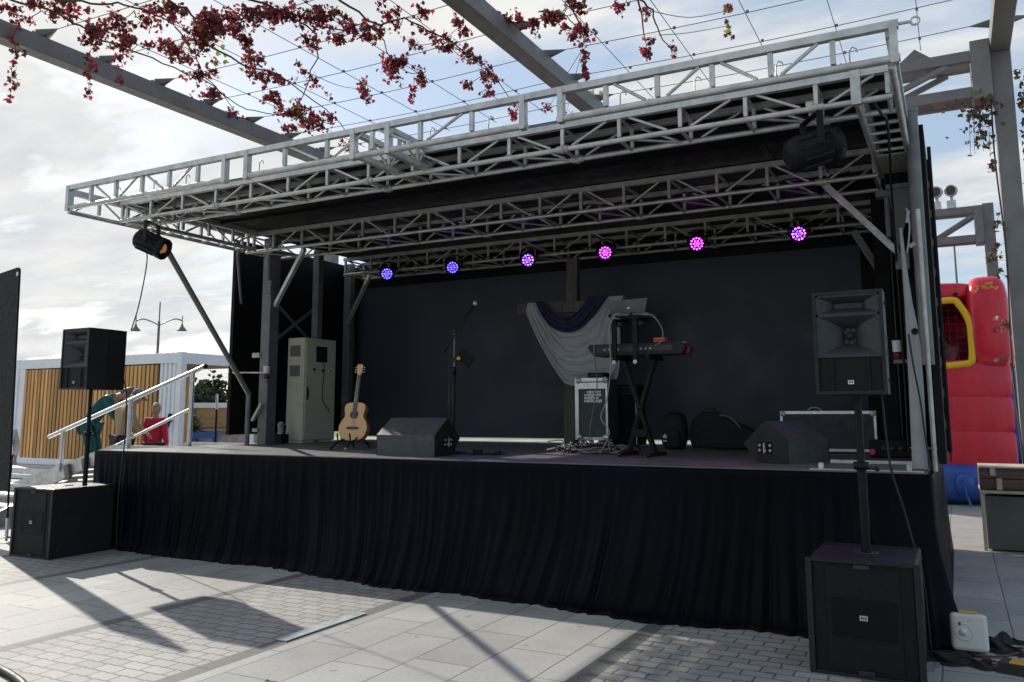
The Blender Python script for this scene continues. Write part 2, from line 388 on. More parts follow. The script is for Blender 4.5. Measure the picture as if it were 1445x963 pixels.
# front truss: continuous top chord, three sections of bottom chord with open gaps
Y0, ZB, ZT = 6.0, 3.985, 4.225
fr = MB(); fr.bb(-9.06, -.18, Y0-.028, Y0+.028, ZT-.027, ZT+.027)
secs = [(-9.06, -6.47), (-6.23, -3.02), (-2.74, -.18)]
for a, b in secs: fr.tube((a, Y0, ZB), (b, Y0, ZB), .028, 10)
ft = fr.build('front_truss', 'alu', stage)
def plate(x): MB().box((x, Y0, (ZB+ZT)/2-.01), (.05, .066, ZT-ZB+.05)).build('truss_end_plate', 'alu', ft)
for a, b in secs:
    n = 6; st = (b-a)/n; fb = MB()
    for i in range(n+1):
        x = a+i*st
        if i in (0, n):
            plate(x+(.035 if i == 0 else -.035))
        else: fb.box((x, Y0, (ZB+ZT)/2), (.036, .036, ZT-ZB-.07))
        if 0 < i < n-1:
            u, v = (ZT-.03, ZB+.03) if i % 2 else (ZB+.03, ZT-.03)
            fb.tube((x+.07, Y0, u), (x+st-.1, Y0, v), .014, 6)
    fb.build('truss_bracing', 'alu', ft)
for x in (-4.84, -4.44): plate(x)
MB().box((-.52, 6.61, 4.05), (.07, .05, .27)).build('truss_end_plate', 'alu', stage)
MB().tube((-.185, Y0, ZT), (-.10, Y0, ZT), .012).add([], []).build('eye_bolt', 'alu', ft)
tor = MB(); tor.path([(-.078+.028*math.cos(a), Y0, ZT+.028*math.sin(a)) for a in [i*math.pi/6 for i in range(13)]], .008, 6); tor.build('eye_ring', 'alu', ft)
# mid outrigger arms that carry the front truss
for xa in (-4.80, -4.46):
    a = MB()
    a.bb(xa-.03, xa+.03, 6.035, 6.98, ZB-.022, ZB+.028).bb(xa-.03, xa+.03, 6.035, 6.66, ZT-.055, ZT-.005)
    for y in (6.2, 6.5): a.box((xa, y, (ZB+ZT)/2-.01), (.03, .03, ZT-ZB-.08))
    a.tube((xa, 6.22, ZT-.05), (xa, 6.48, ZB+.03), .013, 6).tube((xa, 6.64, ZT-.05), (xa, 6.52, ZB+.03), .013, 6)
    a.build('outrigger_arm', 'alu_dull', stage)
# end trusses along the depth of the roof
def end_truss(x, y0, y1, zb, zt):
    c = MB(); c.tube((x, y0, zb), (x, y1, zb), .026, 10); c.bb(x-.028, x+.028, y0, y1, zt-.035, zt+.035)
    t = c.build('end_truss', 'alu', stage); b = MB(); n = max(2, round((y1-y0)/.42)); st = (y1-y0)/n
    for i in range(n+1):
        y = min(max(y0+i*st, y0+.03), y1-.03); b.box((x, y, (zb+zt)/2), (.032, .032, zt-zb-.08))
        if i < n:
            u, v = (zt-.03, zb+.03) if i % 2 else (zb+.03, zt-.03)
            b.tube((x, y+.05, u), (x, y0+(i+1)*st-.06, v), .012, 6)
    b.build('truss_bracing', 'alu', t)
end_truss(-9.08, 6.04, 8.78, 3.955, 4.195); end_truss(-8.84, 6.62, 8.78, 3.955, 4.195)
end_truss(-.24, 6.04, 9.0, 3.955, 4.195); end_truss(-.52, 6.62, 9.0, 3.955, 4.195)
for i in range(8): MB().tube((-.52, 7.0+i*.26, 3.955), (-.24, 7.0+i*.26, 3.955), .017, 6).build('rung', 'alu', stage)
MB().bb(-.50, -.26, 8.15, 8.8, 3.93, 3.945).build('end_plate', 'alu_dull', stage)
for i in range(7): MB().tube((-9.08, 6.8+i*.3, 3.955), (-8.84, 6.8+i*.3, 3.955), .014, 6).build('rung', 'alu', stage)
# hooks on the chords
for x in (-8.2, -7.6, -7.1, -6.05, -4.0, -3.4, -2.2, -1.6, -1.0, -.5):
    h = MB(); z = ZB+.03
    h.path([(x, Y0+.02, z), (x, Y0+.02, z+.09), (x+.02, Y0+.02, z+.115), (x+.045, Y0+.02, z+.10), (x+.05, Y0+.02, z+.075)], .0055, 5); h.build('hook', 'alu_dull', stage)
# posts
def post(x, y, wx, wy, z0, z1, m='steel_grey', name='post'):
    return MB().box((x, y, (z0+z1)/2), (wx, wy, z1-z0), bev=.008).build(name, m, stage)
post(-8.93, 9.22, .17, .19, ZD, 4.2, 'steel_grey'); post(-8.93, 10.25, .12, .12, ZD, 4.2)
post(-9.3, 11.5, .14, .14, ZD, 4.2); post(-.62, 10.0, .16, .16, ZD, 4.2, 'panel_black'); post(-.66, 11.4, .14, .14, ZD, 4.2)
post(-.33, 8.9, .13, .16, ZD, 4.15, 'panel_black')
# knee braces and stays
def stay(p, q, r=.032, m='alu_dull', name='brace'): return MB().tube(p, q, r, 10).build(name, m, stage)
MB().bar((-7.98, 8.86, 3.90), (-8.80, 9.18, 3.18), .05, .07).build('knee_brace', 'alu', stage)
MB().bar((-1.05, 8.86, 3.92), (-.40, 8.86, 3.14), .04, .062).build('knee_brace', 'alu', stage)
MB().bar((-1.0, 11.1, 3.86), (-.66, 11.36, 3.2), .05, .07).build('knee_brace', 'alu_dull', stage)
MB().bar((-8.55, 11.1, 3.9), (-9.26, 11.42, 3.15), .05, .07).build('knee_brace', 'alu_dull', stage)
st_ = stay((-8.50, 6.93, 3.66), (-8.98, 8.9, 1.88), .036, 'steel_paint', 'roof_prop')
stay((-8.98, 8.9, 1.9), (-8.98, 8.9, ZD), .034, 'steel_grey', 'prop_foot')
stay((-9.42, 9.0, 2.20), (-8.7, 8.98, 2.18), .012, 'alu_dull', 'tie_rod')
stay((-9.16, 8.75, 3.93), (-9.46, 9.15, 3.25), .02, 'steel_grey')
MB().box((-9.0, 9.1, 1.62), (.04, .05, .3), (0, .6, 0)).box((-9.04, 9.12, 1.36), (.1, .04, .05)).box((-9.07, 9.12, 2.45), (.14, .05, .07)).build('post_bracket', 'alu_dull', stage)
MB().tube((-8.86, 9.08, 3.93), (-8.86, 9.08, 3.55), .035).box((-8.83, 9.1, 3.4), (.09, .1, .1)).build('post_clamp', 'steel_grey', stage)
MB().add([(-.44, 8.6, 3.72), (-.2, 8.6, 3.72), (-.4, 8.6, 3.1), (-.44, 8.62, 3.72), (-.2, 8.62, 3.72), (-.4, 8.62, 3.1)], [(0, 1, 2), (5, 4, 3), (0, 3, 4, 1), (1, 4, 5, 2), (2, 5, 3, 0)]).bb(-.46, -.18, 8.56, 8.66, 3.72, 3.76).build('gusset_plate', 'steel_grey', stage)
MB().tube((-.46, 8.7, 3.68), (-.46, 8.7, 3.28), .03).box((-.46, 8.7, 3.7), (.2, .12, .06)).box((-.36, 8.65, 3.02), (.12, .12, .16)).build('post_clamp', 'steel_grey', stage)
MB().tube((-.19, 8.0, 2.0), (-.19, 8.0, 4.25), .055, 16).lathe([(.055, 0), (.062, .01), (.062, .05), (.035, .05), (.035, -.04)], (-.19, 8.0, 4.24)).build('round_post', 'steel_grey', stage)
# end walls
MB().bb(-9.56, -9.50, 9.05, 11.9, 1.29, 4.22).build('end_wall', 'panel_black', stage)
ew = MB(); ew.bb(-.16, -.10, 8.1, 11.9, 1.16, 4.16); ew.build('end_wall', 'panel_black', stage)
xb = MB(); xb.bar((-9.485, 9.9, 3.35), (-9.485, 10.8, 2.75), .02, .05).bar((-9.465, 10.8, 3.35), (-9.465, 9.9, 2.75), .02, .05); xb.build('cross_brace', 'steel_grey', stage)
MB().bb(-.99, -.165, 11.69, 11.745, 1.16, 4.18).build('rear_corner_panel', 'panel_black', stage)
MB().bb(-9.498, -9.30, 11.69, 11.745, 1.16, 4.18).build('rear_corner_panel', 'panel_black', stage)
MB().bb(-9.30, -.99, 11.70, 11.745, 3.80, 4.22).build('rear_header_panel', 'panel_black', stage)
MB().bb(-9.5, -.16, 11.93, 12.0, 1.0, 1.05).build('rear_rail', 'alu_dull', stage)
wr = MB(); wr.box((-.075, 9.02, 2.71), (.035, .085, 2.98)); wr.build('wing_rail', 'black', stage)
wr = MB()
for i in range(10): wr.box((-.082, 8.62, 1.35+i*.28), (.03, .04, .20))
wr.box((-.07, 8.62, 2.6), (.012, .07, 2.9)); wr.box((-.085, 8.82, 1.62), (.03, .38, .07)); wr.build('wing_rail', 'black', stage)
MB().tube((-.17, 7.25, ZD), (-.17, 7.25, 3.2), .018, 8).build('edge_tube', 'alu_dull', stage)
# backdrop
one(MB().box((-5.15, 11.78, 2.54), (8.36, .06, 2.66)), 'backdrop_wall', 'screen', 'wide plain charcoal backdrop wall closing the rear of the stage', 'backdrop')
# grey tarp edge on the right corner
tp = MB(); tv = []
prof = [(3.05, .025, -.005), (2.85, .03, 0), (2.65, .042, .004), (2.45, .058, .008), (2.3, .08, .012), (2.1, .098, .014), (1.8, .105, .012), (1.5, .108, .006), (1.17, .11, .0)]
for z, wd, off in prof: tv += [(-.30+off-wd*.25, 7.2, z), (-.30+off+wd*.75, 7.17, z), (-.30+off+wd*.75, 7.182, z), (-.30+off-wd*.25, 7.212, z)]
for i in range(len(prof)-1):
    for k in range(4): tp.f.append((i*4+k, i*4+(k+1) % 4, i*4+4+(k+1) % 4, i*4+4+k)); tp.sm.append(True)
tp.v = tv; to = one(tp, 'tarp_strip', 'tarp', 'narrow grey tarpaulin strip with an eyelet hanging at the right front corner of the stage', 'tarp')
MB().lathe([(.012, 0), (.026, 0), (.026, .006), (.012, .006), (.012, 0)], (-.245, 7.168, 2.22), (0, -1, 0), 14).lathe([(0, .002), (.012, .002)], (-.245, 7.168, 2.22), (0, -1, 0), 14).build('eyelet', 'black', to)
MB().path(catmull([(-.29, 7.16, 2.2), (-.27, 7.15, 1.95), (-.24, 7.15, 1.7), (-.22, 7.15, 1.4), (-.2, 7.14, 1.17)]), .007).build('lacing_cord', 'rubber', to)
sb = MB(); sb.path(catmull([(-.245, 7.165, 3.2), (-.232, 7.16, 3.08), (-.24, 7.16, 2.97), (-.262, 7.16, 2.84)]), .007, 6).box((-.222, 7.162, 2.90), (.05, .01, .03), (0, -.5, 0)).box((-.240, 7.162, 3.13), (.022, .010, .10), (0, .15, 0))
one(sb, 'ratchet_strap', 'wire_pale', 'pale webbing strap tied on the black corner beside the tarpaulin strip', 'strap')

# ------------------------------------------------------------------ stage skirt (velvet)
def skirt():
    rnd = random.Random(3)
    b = MB(); nx, nz = 1500, 26
    ph = [rnd.uniform(0, 6.28) for _ in range(8)]
    L1, L2, L3 = 1.65, 9.33, 4.3
    def fold(s, t):
        a = (.010+.026*t)*(.12 if (s < L1 or s > L1+L2) else 1)
        q = s+.30*mnoise.noise((s*.8, 0, 3))+.05*mnoise.noise((s*2.5, t*1.2, 7))+.10*t*mnoise.noise((s*.5, 2, t*.6))
        k = .5+.9*abs(mnoise.noise((s*.9, 5, 0)))
        f = k*(math.sin(q*38)*.55+math.sin(q*63+2.6*mnoise.noise((s*.6, 1, 1)))*.4)+.35*mnoise.noise((q*24, t*1.5, 2))+.5*t*mnoise.noise((q*6, t*1.2, 4))
        return a*f*min(1, .15+t*3)
    def hem(x):                        # how far the foot of the cloth lies out from the deck edge
        u = (x+9.5)/9.3
        return .05+.12*u+.26*max(0, math.sin((u-.28)*3.2))*(u > .28)+.05*math.sin(x*2.3+ph[5])+.03*math.sin(x*5.1)
    pts = []
    T = L1+L2+L3
    for i in range(nx+1):
        s = T*i/nx
        if s < L1: x, y, nxn, nyn, h = -9.53, 8.6-s, -1, 0, .06
        elif s < L1+L2: x, y, nxn, nyn = -9.53+(s-L1), 6.915, 0, -1; h = max(.04, hem(x))
        else: x, y, nxn, nyn, h = -.19, 6.95+(s-L1-L2), 1, 0, .05
        # soft corners
        for c in (L1, L1+L2):
            if abs(s-c) < .06:
                k = (s-c+.06)/.12
                n0, n1 = ((-1, 0), (0, -1)) if c == L1 else ((0, -1), (1, 0))
                nxn = n0[0]*(1-k)+n1[0]*k; nyn = n0[1]*(1-k)+n1[1]*k
                h = max(h, .06)
        for j in range(nz+1):
            t = j/nz
            z = 1.146*(1-t)
            out = h*t**2.2+fold(s, t)+.012
            lean = .05*math.sin(s*1.3+ph[6])*t*t
            if t > .93: z = max(.006, z*.55+.008*math.sin(s*19)); out += (.05*(t-.93)/.07*(1+mnoise.noise((s*2.2, 0, 9))*1.5) if L1 < s < L1+L2 else 0)
            pts.append((x+nxn*out+(lean if nyn else 0), y+nyn*out+(lean if nxn else 0), z))
    n1 = nz+1
    fs = [(i*n1+j, i*n1+j+1, (i+1)*n1+j+1, (i+1)*n1+j) for i in range(nx) for j in range(nz)]
    b.add(pts, fs, True)
    o = one(b, 'stage_skirt', 'velvet', 'long black velvet curtain gathered along the front and sides of the stage deck', 'curtain')
    so_ = o.modifiers.new('t', 'SOLIDIFY'); so_.thickness = .006
skirt()

# ------------------------------------------------------------------ pergola
perg = thing('pergola', 'tall grey steel pergola whose beams cross above the stage roof', 'pergola', (-5.1, 13.1, 0))
for bx in (-11.1, -5.125, .865):
    b = MB().box((bx, 5.6, 6.725), (.25, 15.2, .25), bev=.012).build('beam', 'steel_paint', perg)
    for k in range(-4, 7):
        y = 6.8+k*.99
        for sgn in (-1, 1):
            br = MB(); q = lambda dx, dy, z: (bx+sgn*dx, y+dy, z)
            vs = [q(.03, -.12, 6.945), q(.03, .12, 6.945), q(.36, 0, 6.935), q(.03, -.12, 6.93), q(.03, .12, 6.93), q(.36, 0, 6.922), q(.03, -.07, 6.852), q(.03, .07, 6.852), q(.11, 0, 6.852)]
            br.add(vs, [(0, 1, 2), (0, 3, 4, 1), (1, 4, 5, 2), (2, 5, 3, 0), (3, 6, 7, 4), (4, 7, 8, 5), (5, 8, 6, 3), (6, 8, 7)])
            br.build('cable_bracket', 'steel_paint', b)
    MB().box((bx, 13.1, 3.3), (.25, .22, 6.599), bev=.01).build('column', 'steel_paint', perg)
    if bx > 0: MB().bb(bx-.128, bx-.126, 12.989, 12.995, .1, 6.4).build('column_seam', 'alu_dull', perg)
lt = MB()
for y in (12.92, 13.3):
    for z in (6.56, 6.03): lt.bb(-11.2, .5, y-.05, y+.05, z-.075, z+.075)
    n = 12; stp = 11.0/n
    for i in range(n):
        a, c = (6.12, 6.47) if i % 2 else (6.47, 6.12)
        lt.bar((.2-i*stp, y, a), (.2-(i+1)*stp+.05, y, c), .07, .07)
for i in range(14):
    x = .2-i*.8
    if i % 2 == 0: lt.bb(x-.28, x-.1, 12.97, 13.25, 6.50, 6.515)
    lt.bb(x-.2, x-.06, 12.97, 13.25, 5.965, 5.98)
lt.build('lattice_girder', 'steel_paint', perg)
MB().bb(.49, .735, 12.84, 13.36, 5.90, 6.76, .01).build('end_plate', 'steel_paint', perg)
for k in range(5):
    x = -.2-k*1.0; gb = MB()
    gb.add([(x-.2, 12.9, 6.64), (x+.2, 12.9, 6.64), (x, 12.88, 6.80), (x-.2, 12.94, 6.64), (x+.2, 12.94, 6.64), (x, 12.92, 6.80)], [(0, 1, 2), (5, 4, 3), (0, 3, 4, 1), (1, 4, 5, 2), (2, 5, 3, 0)])
    gb.build('cable_bracket', 'steel_paint', perg)
YC = [6.8+k*.99 for k in range(-4, 7)]
XC = [-10.12+k*1.0 for k in range(12) if abs(-10.12+k+5.125) > .2 and -10.12+k < .7]
cabx = []
for k, y in enumerate(YC):
    c = MB()
    for a, b in ((-10.8, -5.425), (-4.825, .565)):
        c.path([(a+(b-a)*t, y, 6.93-.05*math.sin(math.pi*t)) for t in [i/8 for i in range(9)]], .006, 5)
    c.build('net_cable', 'cable_steel', perg)
for x in XC:
    c = MB(); c.path([(x, -1, 6.90), (x, 6, 6.885), (x, 12.9, 6.78 if x > -5 else 6.88)], .0055, 5)
    for y in YC: c.box((x, y, 6.895), (.035, .035, .03))
    c.build('net_cable', 'cable_steel', perg)

# far portal with two spotlights
fp = thing('steel_portal_frame', 'second grey steel portal frame standing behind the inflatable castle', 'portal frame', (.98, 22.6, 0))
MB().box((.98, 22.7, 3.28), (.24, .3, 6.56), bev=.01).build('column', 'steel_grey', fp)
pf = MB()
for y in (22.5, 22.9):
    for z in (6.42, 5.72): pf.bb(-6, .85, y-.05, y+.05, z-.08, z+.08)
    for i in range(7):
        a, c = (5.8, 6.34) if i % 2 == 0 else (6.34, 5.8); pf.bar((.0-i*.9+.75, y, c), (.75-(i+1)*.9, y, a), .07, .07)
pf.build('lattice_girder', 'steel_grey', fp); MB().bb(.68, .86, 22.42, 22.98, 5.6, 6.5, .01).build('end_plate', 'steel_grey', fp)
for k, x in enumerate((-.10, .22)):
    t = thing('spotlight', ['left one of two small round spotlights on top of the far portal frame', 'right one of two small round spotlights on top of the far portal frame'][k], 'spotlight', (x, 22.55, 6.5), 'spotlights on the far portal frame')
    MB().box((x, 22.55, 6.60), (.2, .16, .20), bev=.01).tube((x, 22.55, 6.70), (x, 22.55, 6.82), .05).build('base', 'alu', t)
    h = MB().lathe([(.0, -.1), (.11, -.09), (.145, .0), (.145, .09), (.125, .09), (.11, .05), (0, .05)], (x+.02, 22.5, 6.93), (-.25, -.8, .0), 18).build('housing', 'alu_dull', t)
    MB().lathe([(0, .06), (.11, .056)], (x+.02, 22.5, 6.93), (-.25, -.8, .0), 18).build('lens', 'lens_dark', h)

# ------------------------------------------------------------------ creepers
def leaf(b, p, s, rnd, droop=.6):
    n = Vector((rnd.gauss(0, 1), rnd.gauss(0, 1), rnd.gauss(0, .8))).normalized(); u = n.orthogonal().normalized(); w = n.cross(u)
    a = rnd.uniform(0, 6.28); U = u*math.cos(a)+w*math.sin(a); W = -u*math.sin(a)+w*math.cos(a)
    p = Vector(p); k = rnd.uniform(-.25, .25)*s
    o = [(0, -.5), (.34, -.42), (.5, 0.02), (.22, .1), (0, .62), (-.22, .1), (-.5, .02), (-.34, -.42)]
    vs = [p+U*x*s+W*y*s+n*(abs(x)*k) for x, y in o]
    b.add(vs, [(0, 1, 2, 3, 4), (0, 4, 5, 6, 7)])
def creeper(name, label, stems, clusters, strands, greens, seed, group):
    rnd = random.Random(seed)
    t = thing(name, label, 'creeper', (stems[0][0][0], stems[0][0][1], 6.85), group)
    sm = MB(); lf = MB(); gl = MB()
    for s in stems:
        pts = catmull([(x, y, 6.88+rnd.uniform(-.05, .06)) for x, y in s], 5)
        sm.path([p+Vector((rnd.gauss(0, .015), rnd.gauss(0, .015), rnd.gauss(0, .015))) for p in pts], .016, 5, .4)
    allp = [Vector((x, y, 6.88)) for s in stems for x, y in s]
    for x, y, rx, rz, n in clusters:
        c = Vector((x, y, 6.86)); q = min(allp, key=lambda v: (v-c).length)
        mid = (c+q)/2+Vector((rnd.uniform(-.1, .1), rnd.uniform(-.1, .1), -.06))
        sm.path(catmull([q, mid, c], 4), .006, 4, .6)
        # a few twigs in the clump, leaves strung along each
        nt_ = max(2, n//9)
        for i in range(nt_):
            a = rnd.uniform(0, 6.28); e = c+Vector((math.cos(a)*rx*rnd.uniform(.3, 1.35), rnd.gauss(0, .16), math.sin(a)*rz*rnd.uniform(.3, 1.1)-.25*rz))
            f = c+Vector((rnd.gauss(0, .3)*rx, rnd.gauss(0, .1), rnd.gauss(0, .3)*rz))
            sm.tube(f, e, .0035, 4, .002)
            for k in range(int(n*2.3)//nt_+1):
                u = rnd.random(); p = f.lerp(e, u)+Vector((rnd.gauss(0, .028), rnd.gauss(0, .04), rnd.gauss(0, .03)-.015))
                leaf(lf, p, rnd.uniform(.034, .078), rnd)
    for (x, y, z, L, n) in strands:
        pts = [Vector((x+.03*math.sin(k*1.3+x), y+.03*math.cos(k*1.7), z-L*k/10)) for k in range(11)]
        sm.path(pts, .005, 4, .5)
        for k in range(n):
            u = rnd.random()**.9; p = pts[min(9, int(u*10))].lerp(pts[min(10, int(u*10)+1)], (u*10) % 1)
            leaf(lf, p+Vector((rnd.gauss(0, .038*(1.25-u)), rnd.gauss(0, .03), rnd.gauss(0, .02))), rnd.uniform(.045, .085), rnd)
    for (x, y, z, n, r) in greens:
        for k in range(n): leaf(gl, (x+rnd.gauss(0, r), y+rnd.gauss(0, r), z+rnd.gauss(0, r)), rnd.uniform(.06, .10), rnd)
    sm.build('stem', 'bark', t); lf.build('foliage', 'leaf_red', t, recalc=False)
    if gl.v: gl.build('new_leaves', 'leaf_green', t, recalc=False)
VL = [(-10.59,5.95,0.11,0.11,30),(-10.69,6.22,0.08,0.09,15),(-9.99,6.38,0.23,0.13,80),(-10.21,6.95,0.2,0.15,80),(-9.64,6.9,0.19,0.24,90),(-10.21,7.45,0.08,0.22,40),(-10.03,7.55,0.12,0.15,40),(-9.77,7.82,0.18,0.15,70),(-9.79,8.08,0.13,0.16,40),(-8.88,7.66,0.22,0.37,170),(-8.5,7.51,0.29,0.24,120),(-8.41,7.79,0.24,0.24,80),(-7.85,7.63,0.37,0.14,100),(-7.59,7.88,0.38,0.19,140),(-7.11,8.02,0.28,0.19,100),(-7.28,8.51,0.15,0.2,40),(-9.97,8.71,0.22,0.22,60),(-10.5,9.42,0.23,0.18,60),(-11.05,10.24,0.2,0.18,50),(-8.91,8.69,0.16,0.13,50),(-9.2,9.13,0.28,0.17,60),(-9.1,9.49,0.22,0.13,40),(-7.8,8.74,0.15,0.2,40),(-8.61,9.6,0.13,0.22,35),(-9.84,9.95,0.24,0.18,60),(-9.87,10.67,0.37,0.22,130),(-10.02,11.21,0.32,0.21,100),(-10.62,11.31,0.2,0.13,40),(-11.04,10.66,0.15,0.1,25),(-9.56,11.24,0.15,0.13,30),(-6.96,8.5,0.17,0.12,50),(-6.81,8.77,0.15,0.2,70),(-6.25,8.42,0.14,0.13,35),(-7.2,9.9,0.24,0.22,120),(-7.04,10.28,0.09,0.22,40),(-8.23,10.46,0.08,0.19,40),(-6.13,9.25,0.15,0.1,25),(-6.09,9.66,0.25,0.1,40),(-6.09,10.15,0.21,0.13,50),(-5.67,9.26,0.12,0.15,40),(-6.09,10.79,0.24,0.18,50),(-6.65,10.97,0.11,0.14,25),(-6.52,11.55,0.18,0.09,20),(-5.76,8.68,0.19,0.07,20),(-10.36,12.63,0.21,0.13,40),(-6.64,12.61,0.11,0.11,26),(-8.76,7.03,0.28,0.11,90),(-9.35,7.17,0.14,0.14,40),(-10.14,6.19,0.14,0.07,25),(-8.61,8.18,0.2,0.12,50),(-6.38,8.76,0.13,0.08,18),(-6.59,9.39,0.18,0.08,20)]
VR = [(-5.28,8.79,0.11,0.07,40),(-5.02,9.48,0.13,0.09,50),(-4.85,9.46,0.08,0.08,20),(-4.74,9.68,0.1,0.07,20),(-4.42,9.46,0.1,0.15,50),(-4.38,9.71,0.11,0.1,30),(-4.06,9.44,0.14,0.07,50),(-4.25,10.13,0.14,0.13,50),(-4.43,10.16,0.08,0.06,14),(-3.45,9.76,0.09,0.06,15),(-3.29,10.07,0.06,0.05,6),(-3.68,11.16,0.11,0.06,25),(-3.5,10.99,0.06,0.05,8),(-3.33,11.4,0.04,0.08,10),(-5.91,12.61,0.1,0.07,14),(-5.71,12.91,0.07,0.06,9),(-2.27,10.54,0.05,0.05,6),(-2.45,10.98,0.05,0.06,8)]
SL = [[(-10.53,5.87),(-10.33,6.31),(-10.38,6.86),(-10.54,7.41),(-10.37,8.06),(-10.42,9.12),(-10.57,10.11),(-10.12,10.94),(-9.97,11.44)],[(-9.96,5.97),(-9.57,6.49),(-9.26,6.88),(-9.27,7.58),(-9.7,8.27),(-10.19,8.91),(-10.73,10.02)],[(-8.7,6.55),(-8.66,7.2),(-8.96,7.74),(-8.41,7.79),(-7.52,7.8),(-7.28,8.51),(-6.78,8.73),(-7.28,10.01),(-7.2,10.51)],[(-7.63,7.22),(-7.59,7.88),(-7.72,8.66),(-8.61,9.6),(-9.87,10.67),(-10.41,11.65)],[(-6.64,7.75),(-6.63,8.62),(-6.24,8.72),(-6.08,9.53),(-6.09,10.79),(-6.45,12.31)],[(-9.23,7.98),(-9.29,8.93),(-9.1,9.49),(-9.56,11.24),(-10.1,12.52)]]
SR = [[(-5.17,8.53),(-5.21,9.04),(-4.89,9.55),(-4.38,9.71),(-4.3,10.23)],[(-4.22,8.93),(-4.18,9.48),(-4.24,10.14),(-4.51,10.77)],[(-3.39,9.48),(-3.26,10.08),(-3.37,10.85),(-3.33,11.4)],[(-3.23,9.56),(-3.64,11.1)]]
creeper('creeper_vine', 'dark red creeper spreading in thick clumps over the wires on the left of the pergola', SL, VL,
        [(-10.86, 6.3, 6.85, 1.15, 70), (-10.57, 7.19, 6.8, .80, 60), (-7.83, 9.93, 6.8, .35, 30), (-10.2, 7.4, 6.7, .45, 30), (-9.2, 9.2, 6.8, .4, 24), (-7.1, 10.2, 6.7, .35, 24)], [(-9.2, 8.3, 6.86, 14, .12), (-9.9, 10.6, 6.85, 8, .12), (-6.5, 12.7, 6.75, 5, .05)], 5, 'creepers on the pergola')
creeper('creeper_vine', 'thin red creeper with a few hanging tufts at the second pergola beam from the left', SR, VR,
        [(-4.36, 10.5, 6.9, .62, 70), (-6.2, 11.9, 6.85, .3, 18)], [(-2.42, 10.85, 6.80, 6, .04), (-2.3, 10.55, 6.9, 4, .03), (-4.85, 12.4, 6.88, 6, .05)], 9, 'creepers on the pergola')
def column_creeper():
    rnd = random.Random(21)
    t = thing('creeper_vine', 'sparse yellowing creeper climbing the grey column beside the stage', 'creeper', (.72, 13, 0), 'creepers on the pergola')
    sm = MB(); lf = MB()
    st = [Vector((.715+.02*math.sin(z*2.1), 12.94+.04*math.cos(z*1.3), z)) for z in [i*.25 for i in range(27)]]
    sm.path(st, .012, 5)
    for i in range(13):
        z = rnd.uniform(2.1, 6.2); q = Vector((.71, 12.94, z)); e = q+Vector((-rnd.uniform(.05, .26), rnd.uniform(-.1, .1), rnd.uniform(-.2, .1)))
        sm.tube(q, e, .004, 4)
        for k in range(6): leaf(lf, q.lerp(e, rnd.random())+Vector([rnd.gauss(0, .035) for _ in range(3)]), rnd.uniform(.05, .10), rnd)
    for k in range(80): leaf(lf, (.56+rnd.gauss(0, .14), 12.9+rnd.gauss(0, .12), 5.75+rnd.gauss(0, .13)), rnd.uniform(.05, .1), rnd)
    for i in range(5):
        q = Vector((.5+rnd.uniform(-.2, .2), 12.9, 5.7)); L = rnd.uniform(.2, .75)
        sm.tube(q, q-Vector((.02, 0, L)), .004, 4)
        for k in range(9): leaf(lf, q-Vector((rnd.gauss(0, .04), rnd.gauss(0, .04), L*rnd.random())), rnd.uniform(.05, .09), rnd)
    for k in range(130): 
        z = rnd.uniform(4.2, 6.3); leaf(lf, (1.03+abs(rnd.gauss(0, .13)), 12.95+rnd.gauss(0, .1), z), rnd.uniform(.05, .1), rnd)
    sm.build('stem', 'bark', t); lf.build('foliage', 'leaf_mixed', t, recalc=False)
column_creeper()
# ------------------------------------------------------------------ loudspeakers
def rect_frustum(b, x0, x1, z0, z1, y, depth, tx, tz, cx=None, cz=None):
    """flared horn mouth, opening at plane y, throat depth behind it"""
    cx = (x0+x1)/2 if cx is None else cx; cz = (z0+z1)/2 if cz is None else cz
    n = 6; rings = []
    for i in range(n+1):
        t = i/n; k = (1-t)**1.8
        a0 = cx-tx/2+(x0-(cx-tx/2))*k; a1 = cx+tx/2+(x1-(cx+tx/2))*k; c0 = cz-tz/2+(z0-(cz-tz/2))*k; c1 = cz+tz/2+(z1-(cz+tz/2))*k
        rings.append([(a0, y+depth*t, c0), (a1, y+depth*t, c0), (a1, y+depth*t, c1), (a0, y+depth*t, c1)])
    vs = [v for r in rings for v in r]
    b.add(vs, [(i*4+k, i*4+(k+1) % 4, i*4+4+(k+1) % 4, i*4+4+k) for i in range(n) for k in range(4)]+[tuple(range(n*4, n*4+4))])
